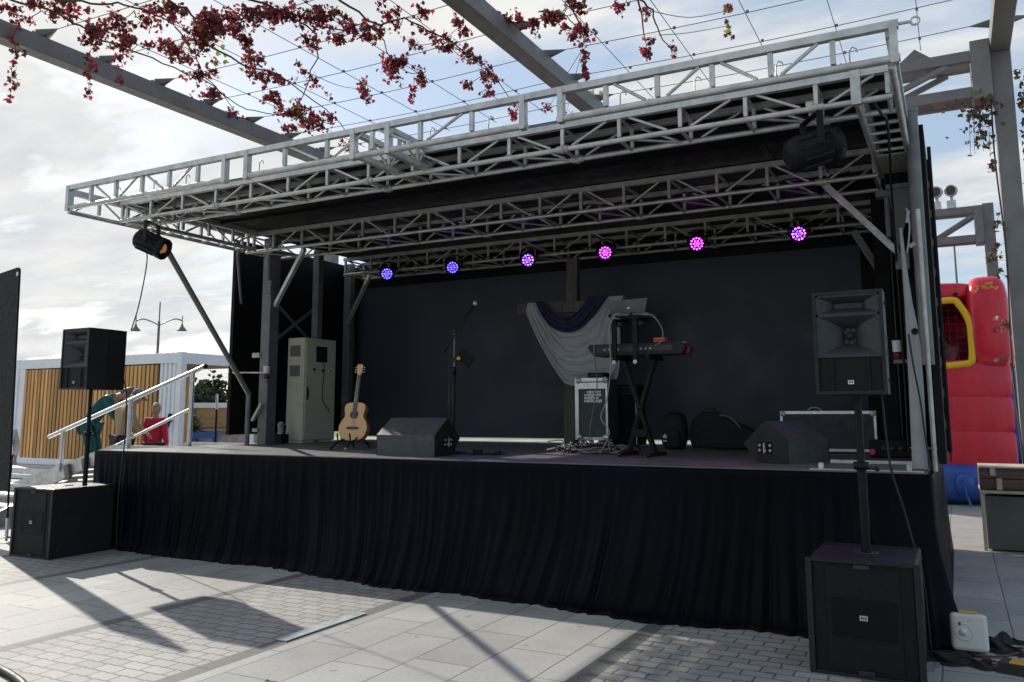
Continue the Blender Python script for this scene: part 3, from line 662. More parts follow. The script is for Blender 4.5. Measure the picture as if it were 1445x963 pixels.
def top_speaker(loc, w, d, h, label, group):
    t = thing('loudspeaker', label, 'loudspeaker', loc, group)
    f = -d/2; e = .022
    body = MB()
    # shell: sides taper towards the rear
    k = .82
    def ring(y, s): return [(-w/2*s, y, .0), (w/2*s, y, .0), (w/2*s, y, h), (-w/2*s, y, h)]
    r = [ring(f, 1), ring(f+d*.45, 1), ring(f+d, k)]
    vs = [v for q in r for v in q]
    body.add(vs, [(i*4+j, i*4+(j+1) % 4, i*4+4+(j+1) % 4, i*4+4+j) for i in range(2) for j in range(4)]+[(8, 9, 10, 11)])
    # rim round the baffle
    rim = [(-w/2, 0), (w/2, 0), (w/2, h), (-w/2, h)]; inn = [(-w/2+e, e), (w/2-e, e), (w/2-e, h-e), (-w/2+e, h-e)]
    vs = [(a, f-.012, c) for a, c in rim]+[(a, f-.012, c) for a, c in inn]+[(a, f+.02, c) for a, c in inn]+[(a, f, c) for a, c in rim]
    body.add(vs, [(i, (i+1) % 4, 4+(i+1) % 4, 4+i) for i in range(4)]+[(4+i, 4+(i+1) % 4, 8+(i+1) % 4, 8+i) for i in range(4)]+[(12+i, 12+(i+1) % 4, (i+1) % 4, i) for i in range(4)])
    body.lathe([(0, 0), (.014, 0), (.014, .006), (0, .006)], (w/2+.001, f+.12, h-.08), (1, 0, 0), 10).lathe([(0, 0), (.014, 0), (.014, .006), (0, .006)], (w/2+.001, f+.12, .09), (1, 0, 0), 10)
    local(body, 'cabinet', 'cab_black', t)
    # baffle with horn mouths
    ho = MB(); x0, x1 = -w/2+e+.012, w/2-e-.012
    za, zb = h*.385, h*.755
    zc, zd = h*.785, h-e-.014
    rect_frustum(ho, x0, x1, za, zb, f-.003, .11, .06, .10)
    rect_frustum(ho, x0, x1, zc, zd, f-.003, .075, w*.40, .035)
    def fill(z0, z1, a=x0-.012, c=x1+.012): ho.bb(a, c, f-.004, f+.012, z0, z1)
    fill(zb, zc); fill(za-.02, za); fill(zd, h-e); ho.bb(-w/2+e, x0, f-.004, f+.012, za, h-e); ho.bb(x1, w/2-e, f-.004, f+.012, za, h-e)
    ho.lathe([(.0, -.03), (.02, -.02), (.03, .0), (.034, .03)], (0, f+.085, (za+zb)/2), (0, 1, 0), 14)
    for a in range(8):
        an = a*math.pi/4+.2; ho.bar((.03*math.cos(an), f+.10, (za+zb)/2+.03*math.sin(an)), (.065*math.cos(an), f+.10, (za+zb)/2+.065*math.sin(an)), .005, .02)
    local(ho, 'horn', 'horn', t)
    gm = MB().bb(-w/2+e, w/2-e, f+.004, f+.014, e, za-.02)
    for s in (-1, 1): gm.bb(s*w*.255-.007, s*w*.255+.007, f-.006, f+.004, e, za-.02)
    local(gm, 'grille', 'grille', t)
    bd = MB().box((0, f-.001, h*.115), (.036, .006, .026)); bo = local(bd, 'badge', 'alu_bright', t)
    mk = MB()
    for i, hh in enumerate((.016, .012, .016)): mk.box((-.009+i*.009, f-.0052, h*.115+.001), (.005, .002, hh))
    m2 = local(mk, 'badge_mark', 'cab_black', bo)
    hd = MB().bb(w/2*.93, w/2*.93+.03, .02, .10, h*.40, h*.56)
    hd = MB()
    for z in (h*.36, h*.48): hd.bb(w/2-.012, w/2+.003, f+d*.30, f+d*.42, z, z+.055)
    local(hd, 'handle', 'rubber', t)
    return t
def sub_speaker(loc, w, d, h, label, group):
    t = thing('subwoofer', label, 'subwoofer', loc, group); f = -d/2
    body = MB().box((0, .012, h/2), (w, d-.024, h), bev=.014)
    for sx in (-1, 1): body.bb(sx*w/2-.018, sx*w/2+.018*1, f+.0, f+.028, .004, h-.004)
    body.bb(-w/2+.02, w/2-.02, f+.0, f+.02, h-.022, h-.002).bb(-w/2+.02, w/2-.02, f, f+.02, .002, .022)
    local(body, 'cabinet', 'cab_black', t)
    g_ = MB().bb(-w/2+.025, w/2-.025, f+.012, f+.030, .024, h-.024)
    # grille steps: side strips and raised centre plate
    g_.bb(-w/2+.10, w/2-.10, f+.006, f+.012, .05, h-.045)
    go = local(g_, 'grille', 'grille', t)
    cp = MB().bb(-w*.29, w*.29, f+.0005, f+.006, h*.34, h*.66); local(cp, 'centre_plate', 'panel_black', go)
    bo = local(MB().box((.0, f-.002, h*.51), (.046, .006, .03)), 'badge', 'alu_bright', t)
    mk = MB()
    for i, hh in enumerate((.018, .014, .018)): mk.box((-.012+i*.012, f-.006, h*.51), (.006, .002, hh))
    local(mk, 'badge_mark', 'cab_black', bo)
    for z in (.035, h-.04): local(MB().box((0, f+.003, z), (.09, .008, .022)), 'grille_clip', 'horn', t)
    for sx in (-1, 1):
        hd = MB(); x = sx*w/2
        hd.bb(x-.004, x+.002, -.10, .10, h*.50, h*.64); hd.bb(x-.001, x+.006, -.02, .035, h*.51, h*.63)
        local(hd, 'handle', 'rubber', t)
        sc = MB()
        for yy in (-d*.36, d*.38):
            for zz_ in (.09, h-.07): sc.lathe([(0, .003), (.011, .003), (.011, 0)], (x, yy, zz_), (sx, 0, 0), 10)
        local(sc, 'bolt', 'horn', t)
    local(MB().lathe([(.0, .006), (.075, .006), (.08, 0)], (0, 0, h), (0, 0, 1), 20), 'pole_socket', 'horn', t)
    return t
def pole(loc, z1, r, label):
    t = thing('speaker_pole', label, 'speaker pole', loc, 'speaker poles')
    local(MB().tube((0, 0, .008), (0, 0, (z1-loc[2])*.55), r*1.2, 14).lathe([(r*1.2, 0), (r*1.9, .0), (r*1.9, .05), (r*1.2, .05)], (0, 0, (z1-loc[2])*.52)), 'lower_tube', 'black', t)
    local(MB().tube((0, 0, (z1-loc[2])*.55), (0, 0, z1-loc[2]), r, 14), 'upper_tube', 'black', t)
    local(MB().tube((r, -.0, (z1-loc[2])*.53), (r+.06, -.0, (z1-loc[2])*.53), .009, 8).ell((r+.07, 0, (z1-loc[2])*.53), (.018, .018, .018), 8, 6), 'knob', 'rubber', t)
    return t
sub_speaker((-9.32, 6.41, 0), .68, .80, .765, 'black subwoofer standing on the paving at the left end of the stage', 'subwoofers')
top_speaker((-9.11, 6.53, 1.885), .49, .52, .715, 'black horn loudspeaker raised on the pole over the sunlit subwoofer', 'loudspeakers')
pole((-9.0, 6.42, .765), 1.884, .022, 'black pole between the sunlit subwoofer and its loudspeaker')
sub_speaker((-.58, 6.04, 0), .62, .72, .695, 'black subwoofer in front of the right half of the stage curtain', 'subwoofers')
top_speaker((-.595, 6.10, 1.715), .435, .47, .68, 'black horn loudspeaker on a pole in front of the right end of the stage', 'loudspeakers')
pole((-.575, 6.0, .695), 1.714, .025, 'black pole rising from the subwoofer at the right end of the stage')

def cable(name, pts, r, m, label, cat='cable', k=8, group=None):
    return one(MB().path(catmull(pts, k), r, 6), name, m, label, cat, group)
cable('speaker_cable', [(-8.92, 6.80, 2.0), (-8.90, 6.83, 1.8), (-8.90, 6.84, 1.3), (-8.93, 6.84, .9), (-8.94, 6.83, .60), (-8.93, 6.83, .02)], .008, 'rubber', 'thin black cable hanging from the back of the loudspeaker above the sunlit subwoofer')
cable('speaker_cable', [(-.46, 6.32, 1.9), (-.45, 6.36, 1.7), (-.44, 6.36, 1.45), (-.42, 6.37, 1.2), (-.36, 6.38, .95), (-.33, 6.38, .8), (-.31, 6.38, .705), (-.27, 6.40, .5), (-.25, 6.42, .02)], .008, 'rubber', 'thin black cable looping down beside the pole at the right end of the stage')
cable('power_cable', [(-8.40, 6.72, 3.80), (-8.58, 6.72, 3.77), (-8.66, 6.72, 3.68), (-8.60, 6.74, 3.60), (-8.56, 6.74, 3.40), (-8.66, 6.74, 2.9), (-8.80, 6.76, 2.6)], .007, 'rubber', 'thin cable running from the left stage lamp down to the loudspeaker')

# floor monitors
def wedge(loc, rz, L, D, H, label, sp=0):
    t = thing('stage_monitor', label, 'stage monitor', loc, 'wedge monitors on the stage', rz)
    # profile across depth: front (audience side) vertical, then long slope, nose at the rear
    P = [(-D*.5, 0), (D*.18, 0), (D*.5, H*.45), (D*.0, H), (-D*.5, H*.55)]
    b = MB().prism(P, lambda a, c, t_: (t_, a, c), -L/2+.012, L/2-.012)
    local(b, 'cabinet', 'monitor', t)
    for s in (-1, 1):
        Q = [(a*.99, .004+c*.985) for a, c in P]
        e = MB().prism(Q, lambda a, c, t_: (t_, a, c), s*(L/2-.012), s*L/2)
        eo = local(e, 'end_panel', 'cab_black', t)
        pn = MB().bb(s*L/2-.002, s*L/2+.004, -D*.17, D*.17, H*.22, H*.50); po = local(pn, 'connector_plate', 'panel_black', eo)
        cn_ = MB()
        for a, c in ((-.09, .30), (.0, .30), (.09, .30), (-.09, .42), (.09, .42)): cn_.lathe([(0, .006), (.012, .006), (.014, 0)], (s*(L/2+.004), a*D*1.3, c*H), (s, 0, 0), 10)
        cn_.box((s*(L/2+.012), 0, H*.36), (.018, .012, H*.24))
        local(cn_, 'connector', 'alu_dull', po)
    return t
wedge((-5.17, 7.62, ZD), 0, .75, .50, .40, 'grey wedge monitor with streaks of sunlight, beside the guitar')
wedge((-1.40, 8.05, ZD), R(66), .66, .46, .37, 'dark grey wedge monitor turned sideways, below the right loudspeaker')

# ------------------------------------------------------------------ guitar and stand
g_t = thing('guitar', 'natural spruce acoustic guitar with dark bridge leaning on a small stand', 'guitar', (-6.86, 8.62, 1.245))
g_t.rotation_euler = (R(-13), 0, R(14))
def gshape():
    pts = []
    # half outline (x, z): lower bout, waist, upper bout
    key = [(0, 0), (.09, .006), (.155, .045), (.192, .12), (.195, .18), (.175, .24), (.140, .29), (.128, .325), (.134, .365), (.144, .41), (.140, .45), (.115, .482), (.07, .495), (0, .497)]
    c = catmull([(a, 0, b) for a, b in key], 5)
    return [(p.x, p.z) for p in c]+[(-p.x, p.z) for p in c[-2:0:-1]]
gs = gshape()
local(MB().prism(gs, lambda a, c, t_: (a, t_, c), -.045, .05), 'body', 'maple', g_t)
gtop = MB().prism([(a*.985, .25+(c-.25)*.985) for a, c in gs], lambda a, c, t_: (a, t_, c), -.049, -.0452); gto = local(gtop, 'soundboard', 'spruce', g_t)
local(MB().lathe([(0, 0), (.048, 0)], (0, -.0500, .335), (0, -1, 0), 24), 'soundhole', 'lens_dark', gto)
local(MB().lathe([(.05, 0), (.058, 0), (.058, .0008), (.05, .0008)], (0, -.0500, .335), (0, -1, 0), 28), 'rosette', 'rosewood', gto)
local(MB().prism([(-.085, .155), (-.07, .143), (.07, .143), (.085, .155), (.085, .168), (.05, .178), (-.05, .178), (-.085, .168)], lambda a, c, t_: (a, t_, c), -.058, -.0493), 'bridge', 'rosewood', gto)
nk = MB().prism([(-.028, .42), (.028, .42), (.022, .86), (-.022, .86)], lambda a, c, t_: (a, t_, c), -.052, -.026); nko = local(nk, 'neck', 'maple', g_t)
local(MB().prism([(-.027, .385), (.027, .385), (.0215, .86), (-.0215, .86)], lambda a, c, t_: (a, t_, c), -.058, -.0525), 'fretboard', 'rosewood', nko)
fz = MB(); z = .86
for i in range(16):
    z -= (.86-.2)*.052*(.944**i); fz.box((0, -.0588, z), (.045, .002, .003))
local(fz, 'frets', 'alu', nko)
local(MB().prism([(-.022, .86), (.022, .86), (.036, .93), (.040, 1.0), (.016, 1.015), (0, 1.0), (-.016, 1.015), (-.040, 1.0), (-.036, .93)], lambda a, c, t_: (a, t_, c), -.046, -.030), 'headstock', 'spruce', nko)
for s in (-1, 1):
    for k in range(3):
        local(MB().tube((s*.034, -.035, .905+k*.032), (s*.052, -.035, .905+k*.032), .003).ell((s*.060, -.035, .905+k*.032), (.010, .006, .008), 8, 6), 'tuning_peg', 'white_plastic', nko)
sg_ = MB()
for k in range(6): sg_.tube((-.020+k*.008, -.062, .16), (-.016+k*.0064, -.060, .87), .0009, 4)
local(sg_, 'strings', 'alu', g_t)
gst = thing('guitar_stand', 'small black folding stand under the acoustic guitar', 'stand', (-6.86, 8.55, ZD))
for s in (-1, 1):
    l = MB().path([(s*.05, .16, .22), (s*.09, .02, .12), (s*.10, -.10, .09), (s*.12, -.20, .02)], .011, 6).path([(s*.10, -.10, .09), (s*.10, -.12, .20)], .010, 6).path([(s*.06, .12, .2), (s*.13, .26, .015)], .011, 6)
    local(l, 'leg', 'black', gst); 
    local(MB().ell((s*.12, -.205, .014), (.02, .03, .014), 8, 6), 'foot', 'alu_bright' if s > 0 else 'rubber', gst)
local(MB().tube((-.06, .14, .21), (.06, .14, .21), .012), 'crossbar', 'black', gst)

# ------------------------------------------------------------------ microphone on stand
mst = thing('microphone_stand', 'tall black boom microphone stand on a weighted base at centre stage', 'microphone stand', (-5.02, 8.1, ZD))
local(MB().lathe([(0, .0), (.15, .0), (.15, .012), (.03, .028), (0, .028)], (0, 0, .001), n=24), 'base', 'black', mst)
local(MB().tube((0, 0, .02), (0, 0, .92), .016).lathe([(.016, 0), (.024, 0), (.024, .09), (.016, .09)], (0, 0, .88)), 'lower_tube', 'black', mst)
local(MB().tube((0, 0, .92), (0, 0, 1.37), .011), 'upper_tube', 'steel_grey', mst)
local(MB().tube((-.035, -.01, 1.375), (.035, -.01, 1.375), .022, 10).tube((-.035, 0, 1.38), (-.085, 0, 1.38), .010), 'clutch', 'rubber', mst)
local(MB().tube((-.125, -.03, 1.14), (.225, .02, 1.64), .010).tube((-.125, -.03, 1.14), (-.10, -.026, 1.18), .016), 'boom_arm', 'black', mst)
mic = thing('microphone', 'black vocal microphone with pale ball grille clipped to the boom', 'microphone', (-4.78, 8.12, 2.81))
dv = Vector((.045, .01, .055)).normalized()
local(MB().lathe([(.0, -.13), (.010, -.13), (.013, -.02), (.02, .0), (.02, .012)], (0, 0, 0), dv, 14), 'handle', 'black', mic)
local(MB().ell(dv*.032, (.027, .027, .029), 12, 10), 'grille', 'alu_dull', mic)
cable('microphone_cable', [(-4.86, 8.11, 2.72), (-4.93, 8.06, 2.55), (-5.03, 8.06, 2.4), (-5.06, 8.07, 2.0), (-5.07, 8.07, 1.5), (-5.05, 8.05, 1.19), (-4.9, 7.98, 1.165), (-4.6, 8.0, 1.165), (-4.35, 8.15, 1.165)], .006, 'rubber', 'black cable running down the microphone stand')
tb = thing('tablet_holder', 'black tablet clamped at an angle on the microphone stand', 'tablet', (-5.0, 8.1, 2.2))
local(MB().box((.135, -.02, .02), (.20, .028, .15), (R(20), R(38), R(15)), bev=.008), 'tablet', 'black', tb)
local(MB().tube((.0, 0, .0), (.07, -.03, .01), .012).box((0, 0, 0), (.05, .05, .05)), 'clamp', 'rubber', tb)
local(MB().lathe([(0, .018), (.02, .015), (.024, 0), (.02, -.01), (0, -.01)], (.075, -.055, .01), (0, -1, 0), 12), 'clamp_knob', 'gold', tb)

# ------------------------------------------------------------------ cross and cloths
cr = thing('wooden_cross', 'tall dark timber cross standing against the backdrop', 'cross', (-4.78, 10.8, ZD))
local(MB().box((.04, 0, 1.32), (.165, .12, 2.64), (0, R(1.6), 0), bev=.006), 'upright', 'wood_dark', cr)
local(MB().box((.06, -.085, 1.93), (1.68, .048, .155), (0, R(.6), 0), bev=.006), 'crossbeam', 'wood_dark', cr)
def swag(name, m, label, inner, outer, y0, fold, nf, seed, thick=.006, end_hang=None):
    rnd = random.Random(seed); nu, nv = 90, 46
    I = catmull([(a, 0, c) for a, c in inner], 20); O = catmull([(a, 0, c) for a, c in outer], 20)
    def at(P, u):
        f = u*(len(P)-1); i = min(int(f), len(P)-2); return P[i].lerp(P[i+1], f-i)
    vs = []
    ph = [rnd.uniform(0, 6.28) for _ in range(4)]
    for i in range(nu+1):
        u = i/nu; a, b = at(I, u), at(O, u)
        mid = math.sin(math.pi*u)
        for j in range(nv+1):
            v = j/nv; p = a.lerp(b, v)
            dv_ = v+.03*math.sin(u*5+ph[0])+.10*mnoise.noise((u*3, v*2.5, seed))+.03*mnoise.noise((u*9, v*7, seed+3))
            y = y0-.05*mid-fold*(.35+.65*mid)*(math.sin(dv_*nf*6.28+ph[1]+1.2*math.sin(u*4))*.6+math.sin(dv_*nf*2.3*6.28+ph[2])*.3+.5*mnoise.noise((u*5, v*9, seed+5))+.4*math.sin(u*17+ph[3])*(1-mid))
            vs.append((p.x, y, p.z+.012*mid*math.sin(dv_*nf*6.28+ph[1])))
    b = MB().add(vs, [(i*(nv+1)+j, i*(nv+1)+j+1, (i+1)*(nv+1)+j+1, (i+1)*(nv+1)+j) for i in range(nu) for j in range(nv)], True)
    o = one(b, name, m, label, 'cloth'); s_ = o.modifiers.new('t', 'SOLIDIFY'); s_.thickness = thick; return o
wc = swag('white_cloth', 'cloth', 'long white cloth draped in a deep swag over the arms of the wooden cross',
     [(-5.20, 3.18), (-5.08, 2.97), (-4.90, 2.80), (-4.68, 2.74), (-4.46, 2.82), (-4.28, 3.0), (-4.12, 3.19)],
     [(-5.36, 3.15), (-5.36, 2.98), (-5.12, 2.5), (-4.86, 2.1), (-4.70, 1.97), (-4.45, 1.98), (-4.2, 2.02), (-4.03, 2.03), (-3.97, 2.3), (-3.96, 2.75), (-3.93, 3.16)], 10.66, .045, 5, 4)
MB().bb(-5.37, -5.19, 10.655, 10.80, 3.155, 3.17).bb(-4.12, -3.92, 10.655, 10.80, 3.135, 3.18).build('fold_over', 'cloth', wc)
swag('purple_cloth', 'purple', 'dark purple cloth looped in a shorter swag on top of the white cloth',
     [(-5.09, 3.17), (-5.0, 3.04), (-4.86, 2.95), (-4.70, 2.92), (-4.56, 2.98), (-4.46, 3.08), (-4.40, 3.19)],
     [(-5.215, 3.17), (-5.08, 2.93), (-4.90, 2.755), (-4.68, 2.705), (-4.48, 2.76), (-4.27, 2.97), (-4.12, 3.195)], 10.60, .02, 2.5, 6)

# ------------------------------------------------------------------ flight cases, amp, keyboard
am = thing('equipment_case', 'tall black equipment case edged in silver with a white logo panel', 'equipment case', (-4.19, 10.38, ZD))
W_, D_, H_ = .43, .42, .80; zb_ = .10
local(MB().bb(-W_/2+.012, W_/2-.012, -D_/2+.012, D_/2, zb_+.01, zb_+H_-.01), 'body', 'monitor', am)
for sx in (-1, 1): local(MB().bb(sx*W_/2-.025, sx*W_/2+.025*0+.0 if sx > 0 else sx*W_/2+.025, -D_/2-.004, -D_/2+.03, zb_, zb_+H_), 'edge_strip', 'alu_bright', am)
local(MB().bb(-W_/2+.026, W_/2-.026, -D_/2-.004, -D_/2+.03, zb_, zb_+.035), 'edge_strip', 'alu_bright', am)
local(MB().bb(-W_/2+.026, W_/2-.026, -D_/2-.004, -D_/2+.03, zb_+H_-.14, zb_+H_-.06).bb(-W_/2+.026, W_/2-.026, -D_/2-.003, -D_/2+.03, zb_+H_-.045, zb_+H_), 'lid_strip', 'alu_bright', am)
for sx in (-1, 1):
    for z_ in (zb_+.03, zb_+H_-.03):
        local(MB().ell((sx*(W_/2-.03), -D_/2, z_), (.045, .018, .045), 12, 8), 'corner_cap', 'alu_bright' if z_ < .3 else 'alu_dull', am)
rl = random.Random(8); lg = MB()
for r_i, zz_ in enumerate((.66, .62, .58, .54)):
    x = -.115
    while x < .09:
        wd = rl.uniform(.02, .055)
        if rl.random() < .88: lg.box((x+wd/2, -D_/2+.010+rl.random()*.001, zb_+zz_-.04), (wd, .004, rl.choice((.022, .034, .040))), (0, rl.uniform(-.35, .35), 0))
        x += wd+.006
local(lg, 'logo', 'white', am)
for sx in (-1, 1):
    for sy in (-1, 1): local(MB().tube((sx*.16-.012, sy*.15, .045), (sx*.16+.012, sy*.15, .045), .044, 14).bb(sx*.16-.02, sx*.16+.02, sy*.15-.02, sy*.15+.02, .05, zb_), 'caster', 'rubber', am)
dvc = thing('amplifier_head', 'small black amplifier with a carrying handle on top of the silver edged equipment case', 'amplifier', (-4.16, 10.34, ZD+.905))
local(MB().box((0, 0, .035), (.24, .2, .065), bev=.006), 'body', 'black', dvc)
local(MB().path([(-.11, -.08, .06), (-.11, -.08, .10), (.09, -.08, .10), (.09, -.08, .06)], .007, 6), 'handle', 'alu_dull', dvc)
local(MB().box((.0, -.102, .035), (.14, .004, .02)), 'faceplate', 'horn', dvc)
rk = thing('rack_case', 'black rack case partly hidden behind the silver edged equipment case', 'rack case', (-3.93, 10.85, ZD))
local(MB().box((0, 0, .42), (.34, .4, .80), bev=.01), 'body', 'panel_black', rk)
local(MB().bb(.165, .176, -.205, -.19, .03, .82), 'edge_strip', 'alu_dull', rk)
for z_ in (.70, .74, .78): local(MB().bb(-.16, .16, -.206, -.20, z_-.008, z_+.008), 'rack_unit', 'horn', rk)

ks = thing('keyboard_stand', 'black two tier X frame keyboard stand', 'keyboard stand', (-2.93, 8.45, ZD))
def kleg(x0, x1, y): return MB().bar((x0, y, .03), (x1, y, 1.0), .022, .036)
for y in (-.035, .035):
    local(kleg(-.145, .165, y), 'leg', 'black', ks); local(kleg(.15, -.165, y-.012), 'leg', 'black', ks)
local(MB().lathe([(0, -.07), (.034, -.06), (.034, .06), (0, .07)], (.0, 0, .50), (0, 1, 0), 14), 'hub', 'rubber', ks)
local(MB().box((0, -.06, .24), (.17, .02, .08)), 'spreader', 'black', ks)
for x in (-.15, .155): local(MB().bar((x, -.24, .025), (x, .26, .025), .036, .036).ell((x, -.25, .022), (.03, .03, .022), 8, 6).ell((x, .27, .022), (.03, .03, .022), 8, 6), 'foot_bar', 'rubber', ks)
for x in (-.17, .17): local(MB().bar((x, -.26, 1.02), (x, .22, 1.02), .035, .045), 'support_arm', 'black', ks)
for x in (-.175, .055):
    u_ = MB().bar((x, -.28, .97), (x, -.28, 1.40), .05, .035).bar((x, -.28, 1.38), (x-.045, -.30, 1.47), .045, .03).bar((x, -.28, 1.40), (x, .12, 1.44), .035, .035)
    local(u_, 'upper_arm', 'black', ks); local(MB().ell((x, -.305, .965), (.022, .022, .024), 10, 8), 'end_cap', 'white', ks)
    local(MB().lathe([(0, -.02), (.03, -.02), (.03, .03), (0, .03)], (x+.06, -.28, 1.36), (1, 0, 0), 12), 'clamp_knob', 'rubber', ks)
kb = thing('keyboard', 'long black keyboard on the lower tier of the stand seen from behind', 'keyboard', (-2.93, 8.42, ZD+1.047))
local(MB().prism([(-.53, .10), (-.46, .0), (.50, .0), (.54, .06), (.50, .115), (-.50, .125)], lambda a, c, t_: (a, t_, c), -.13, .17), 'body', 'cab_black', kb)
local(MB().bb(-.42, .40, -.134, -.128, .035, .095), 'rear_panel', 'horn', kb)
kj = MB()
for i in range(7): kj.lathe([(0, .004), (.011, .004), (.012, 0)], (-.33+i*.05+(i > 3)*.2, -.134, .062), (0, -1, 0), 10)
local(kj, 'sockets', 'alu_dull', kb)
ky = MB()
for i in range(36): ky.bb(-.44+i*.0255, -.44+i*.0255+.024, .05, .165, .118, .130)
local(ky, 'white_keys', 'white', kb)
local(MB().lathe([(0, 0), (.05, 0), (.05, .05), (0, .05)], (.51, 0, .035), (1, 0, 0), 14), 'end_cheek', 'maroon', kb)
lp = thing('laptop', 'dim grey laptop with its lid open on the upper tier of the keyboard stand', 'laptop', (-2.95, 8.35, ZD+1.465))
local(MB().box((0, .0, .0), (.40, .28, .022), (0, 0, 0), bev=.004), 'base', 'steel_grey', lp)
ld_ = local(MB().prism([(-.20, .0), (.17, .0), (.235, .135), (-.20, .125)], lambda a, c, t_: (a, -.15+t_-c*.75, c+.012), 0, .010), 'lid', 'steel_grey', lp)
local(MB().box((.015, -.205, .06), (.034, .006, .018), (R(-36), 0, 0)), 'lid_mark', 'white', ld_)
one(MB().box((-2.66, 8.33, ZD+1.205), (.12, .09, .022), bev=.003).box((-2.66, 8.33, ZD+1.18), (.12, .09, .016), bev=.003), 'small_box', 'orange', 'little orange box lying on the right end of the keyboard', 'box')
cable('keyboard_cable', [(-3.02, 8.14, 2.62), (-3.09, 8.12, 2.60), (-3.25, 8.10, 2.42), (-3.35, 8.2, 2.25), (-3.48, 8.6, 1.95), (-3.6, 8.8, 1.7), (-3.75, 9.0, 1.3), (-3.6, 8.9, 1.17)], .006, 'wire_pale', 'pale grey cable drooping from the laptop to the left of the keyboard')
cable('keyboard_cable', [(-3.07, 8.12, 2.62), (-3.13, 8.09, 2.45), (-3.12, 8.09, 2.1), (-3.17, 8.1, 1.75), (-3.25, 8.12, 1.55), (-3.16, 8.12, 1.40), (-3.28, 8.15, 1.18)], .0065, 'wire_pale', 'pale grey cable hanging straight down in front of the keyboard stand')
cable('keyboard_cable', [(-2.8, 8.2, 2.60), (-2.68, 8.16, 2.58), (-2.60, 8.2, 2.45), (-2.62, 8.25, 2.33), (-2.70, 8.28, 2.29)], .006, 'wire_pale', 'pale grey cable curling from the laptop to the orange box', k=8)
# tangle of cables on the deck
rnd = random.Random(12)
for k, (mm, lab) in enumerate([('wire_pale', 'tangled pale cables heaped on the deck below the equipment case'), ('rubber', 'tangled black cables heaped on the deck below the equipment case'), ('gold', 'yellow cable end lying in the heap below the equipment case')]):
    b = MB()
    for j in range((9, 9, 1)[k]):
        cx0, cy0 = -3.62+rnd.uniform(-.32, .32), 8.75+rnd.uniform(-.15, .2)
        n = 11; a0 = rnd.uniform(0, 6.28); pts = []
        for i in range(n):
            a = a0+i*.9; rr = rnd.uniform(.05, .22); pts.append((cx0+rr*math.cos(a)*1.3, cy0+rr*math.sin(a), ZD+.012+abs(rnd.gauss(0, .06))*(k < 2)))
        b.path(catmull(pts[:4] if k == 2 else pts, 5), .0065, 5)
    if k == 0:
        for j in range(5): b.box((-3.6+rnd.uniform(-.3, .3), 8.7+rnd.uniform(-.1, .1), ZD+.04), (.05, .03, .03), (rnd.random(), rnd.random(), rnd.random()))
    one(b, 'cable_tangle', mm, lab, 'cables')
b = MB()
for j in range(4):
    b.path(catmull([(-4.55+rnd.uniform(-.15, .2), 7.95+rnd.uniform(-.1, .15), ZD+.01+.01*rnd.random()) for _ in range(6)], 6), .006, 5)
b.box((-4.62, 7.95, ZD+.03), (.09, .06, .05)).box((-4.4, 8.0, ZD+.025), (.06, .05, .04))
one(b, 'cable_tangle', 'rubber', 'short black cables and plugs lying beside the sunlit wedge monitor', 'cables')

# backpack, gig bag, flight case
bp_ = thing('backpack', 'small black backpack with a white three leaf emblem standing by the backdrop', 'backpack', (-3.10, 10.2, ZD))
local(MB().ell((0, 0, .22), (.15, .11, .235), 18, 14, e=.62), 'body', 'bag', bp_)
local(MB().ell((-.02, -.10, .13), (.12, .05, .12), 14, 10, e=.6), 'front_pocket', 'bag', bp_)
local(MB().path([(-.03, -.02, .44), (-.02, -.02, .485), (.02, -.02, .485), (.03, -.02, .44)], .009, 6), 'loop', 'bag', bp_)
em = MB()
for a, l in ((-.6, .045), (0, .06), (.6, .045)):
    d = Vector((math.sin(a), 0, math.cos(a))); s = Vector((d.z, 0, -d.x)); o0 = Vector((-.085, -.152, .135))
    q = [o0, o0+d*l*.5+s*.014, o0+d*l, o0+d*l*.5-s*.014]; em.add(q+[v+Vector((0, .004, 0)) for v in q], [(0, 1, 2, 3), (7, 6, 5, 4), (0, 4, 5, 1), (1, 5, 6, 2), (2, 6, 7, 3), (3, 7, 4, 0)])
em.box((-.085, -.150, .105), (.05, .004, .012))
local(em, 'emblem', 'white', bp_)
gb_ = thing('guitar_bag', 'black padded guitar bag lying on its side behind the backpack', 'guitar bag', (-2.60, 10.3, ZD))
bg_pts = [(-.30, .02), (-.33, .2), (-.27, .38), (-.12, .46), (.05, .44), (.18, .36), (.36, .28), (.52, .17), (.55, .07), (.45, .015)]
o = local(MB().prism([(p.x, p.z) for p in catmull([(a, 0, c) for a, c in bg_pts], 5)], lambda a, c, t_: (a, t_, c), -.09, .09), 'body', 'bag', gb_)
bv = o.modifiers.new('b', 'BEVEL'); bv.width = .04; bv.segments = 4; bv.limit_method = 'ANGLE'; bv.angle_limit = R(50)
local(MB().path(catmull([(.06, -.10, .42), (.16, -.10, .40), (.24, -.10, .34), (.30, -.10, .27)]), .011, 6), 'strap', 'steel_grey', gb_)
local(MB().path(catmull([(-.16, -.06, .45), (-.12, -.07, .49), (-.03, -.07, .49), (.01, -.06, .45)]), .010, 6), 'handle', 'rubber', gb_)
fc = thing('flight_case', 'large black flight case with silver edges lying behind the sideways wedge monitor', 'flight case', (-1.27, 10.05, ZD))
local(MB().bb(-.49, .49, -.17, .2, .015, .455), 'body', 'case_dark', fc)
for a in ((-.5, .5, -.185, -.165, .43, .462), (-.5, .5, -.185, -.165, .02, .05)): local(MB().bb(*a), 'edge_strip', 'alu_bright', fc)
for x in (-.487, .487): local(MB().bb(x-.013, x+.013, -.186, -.166, .0505, .4295), 'edge_strip', 'alu_bright', fc)
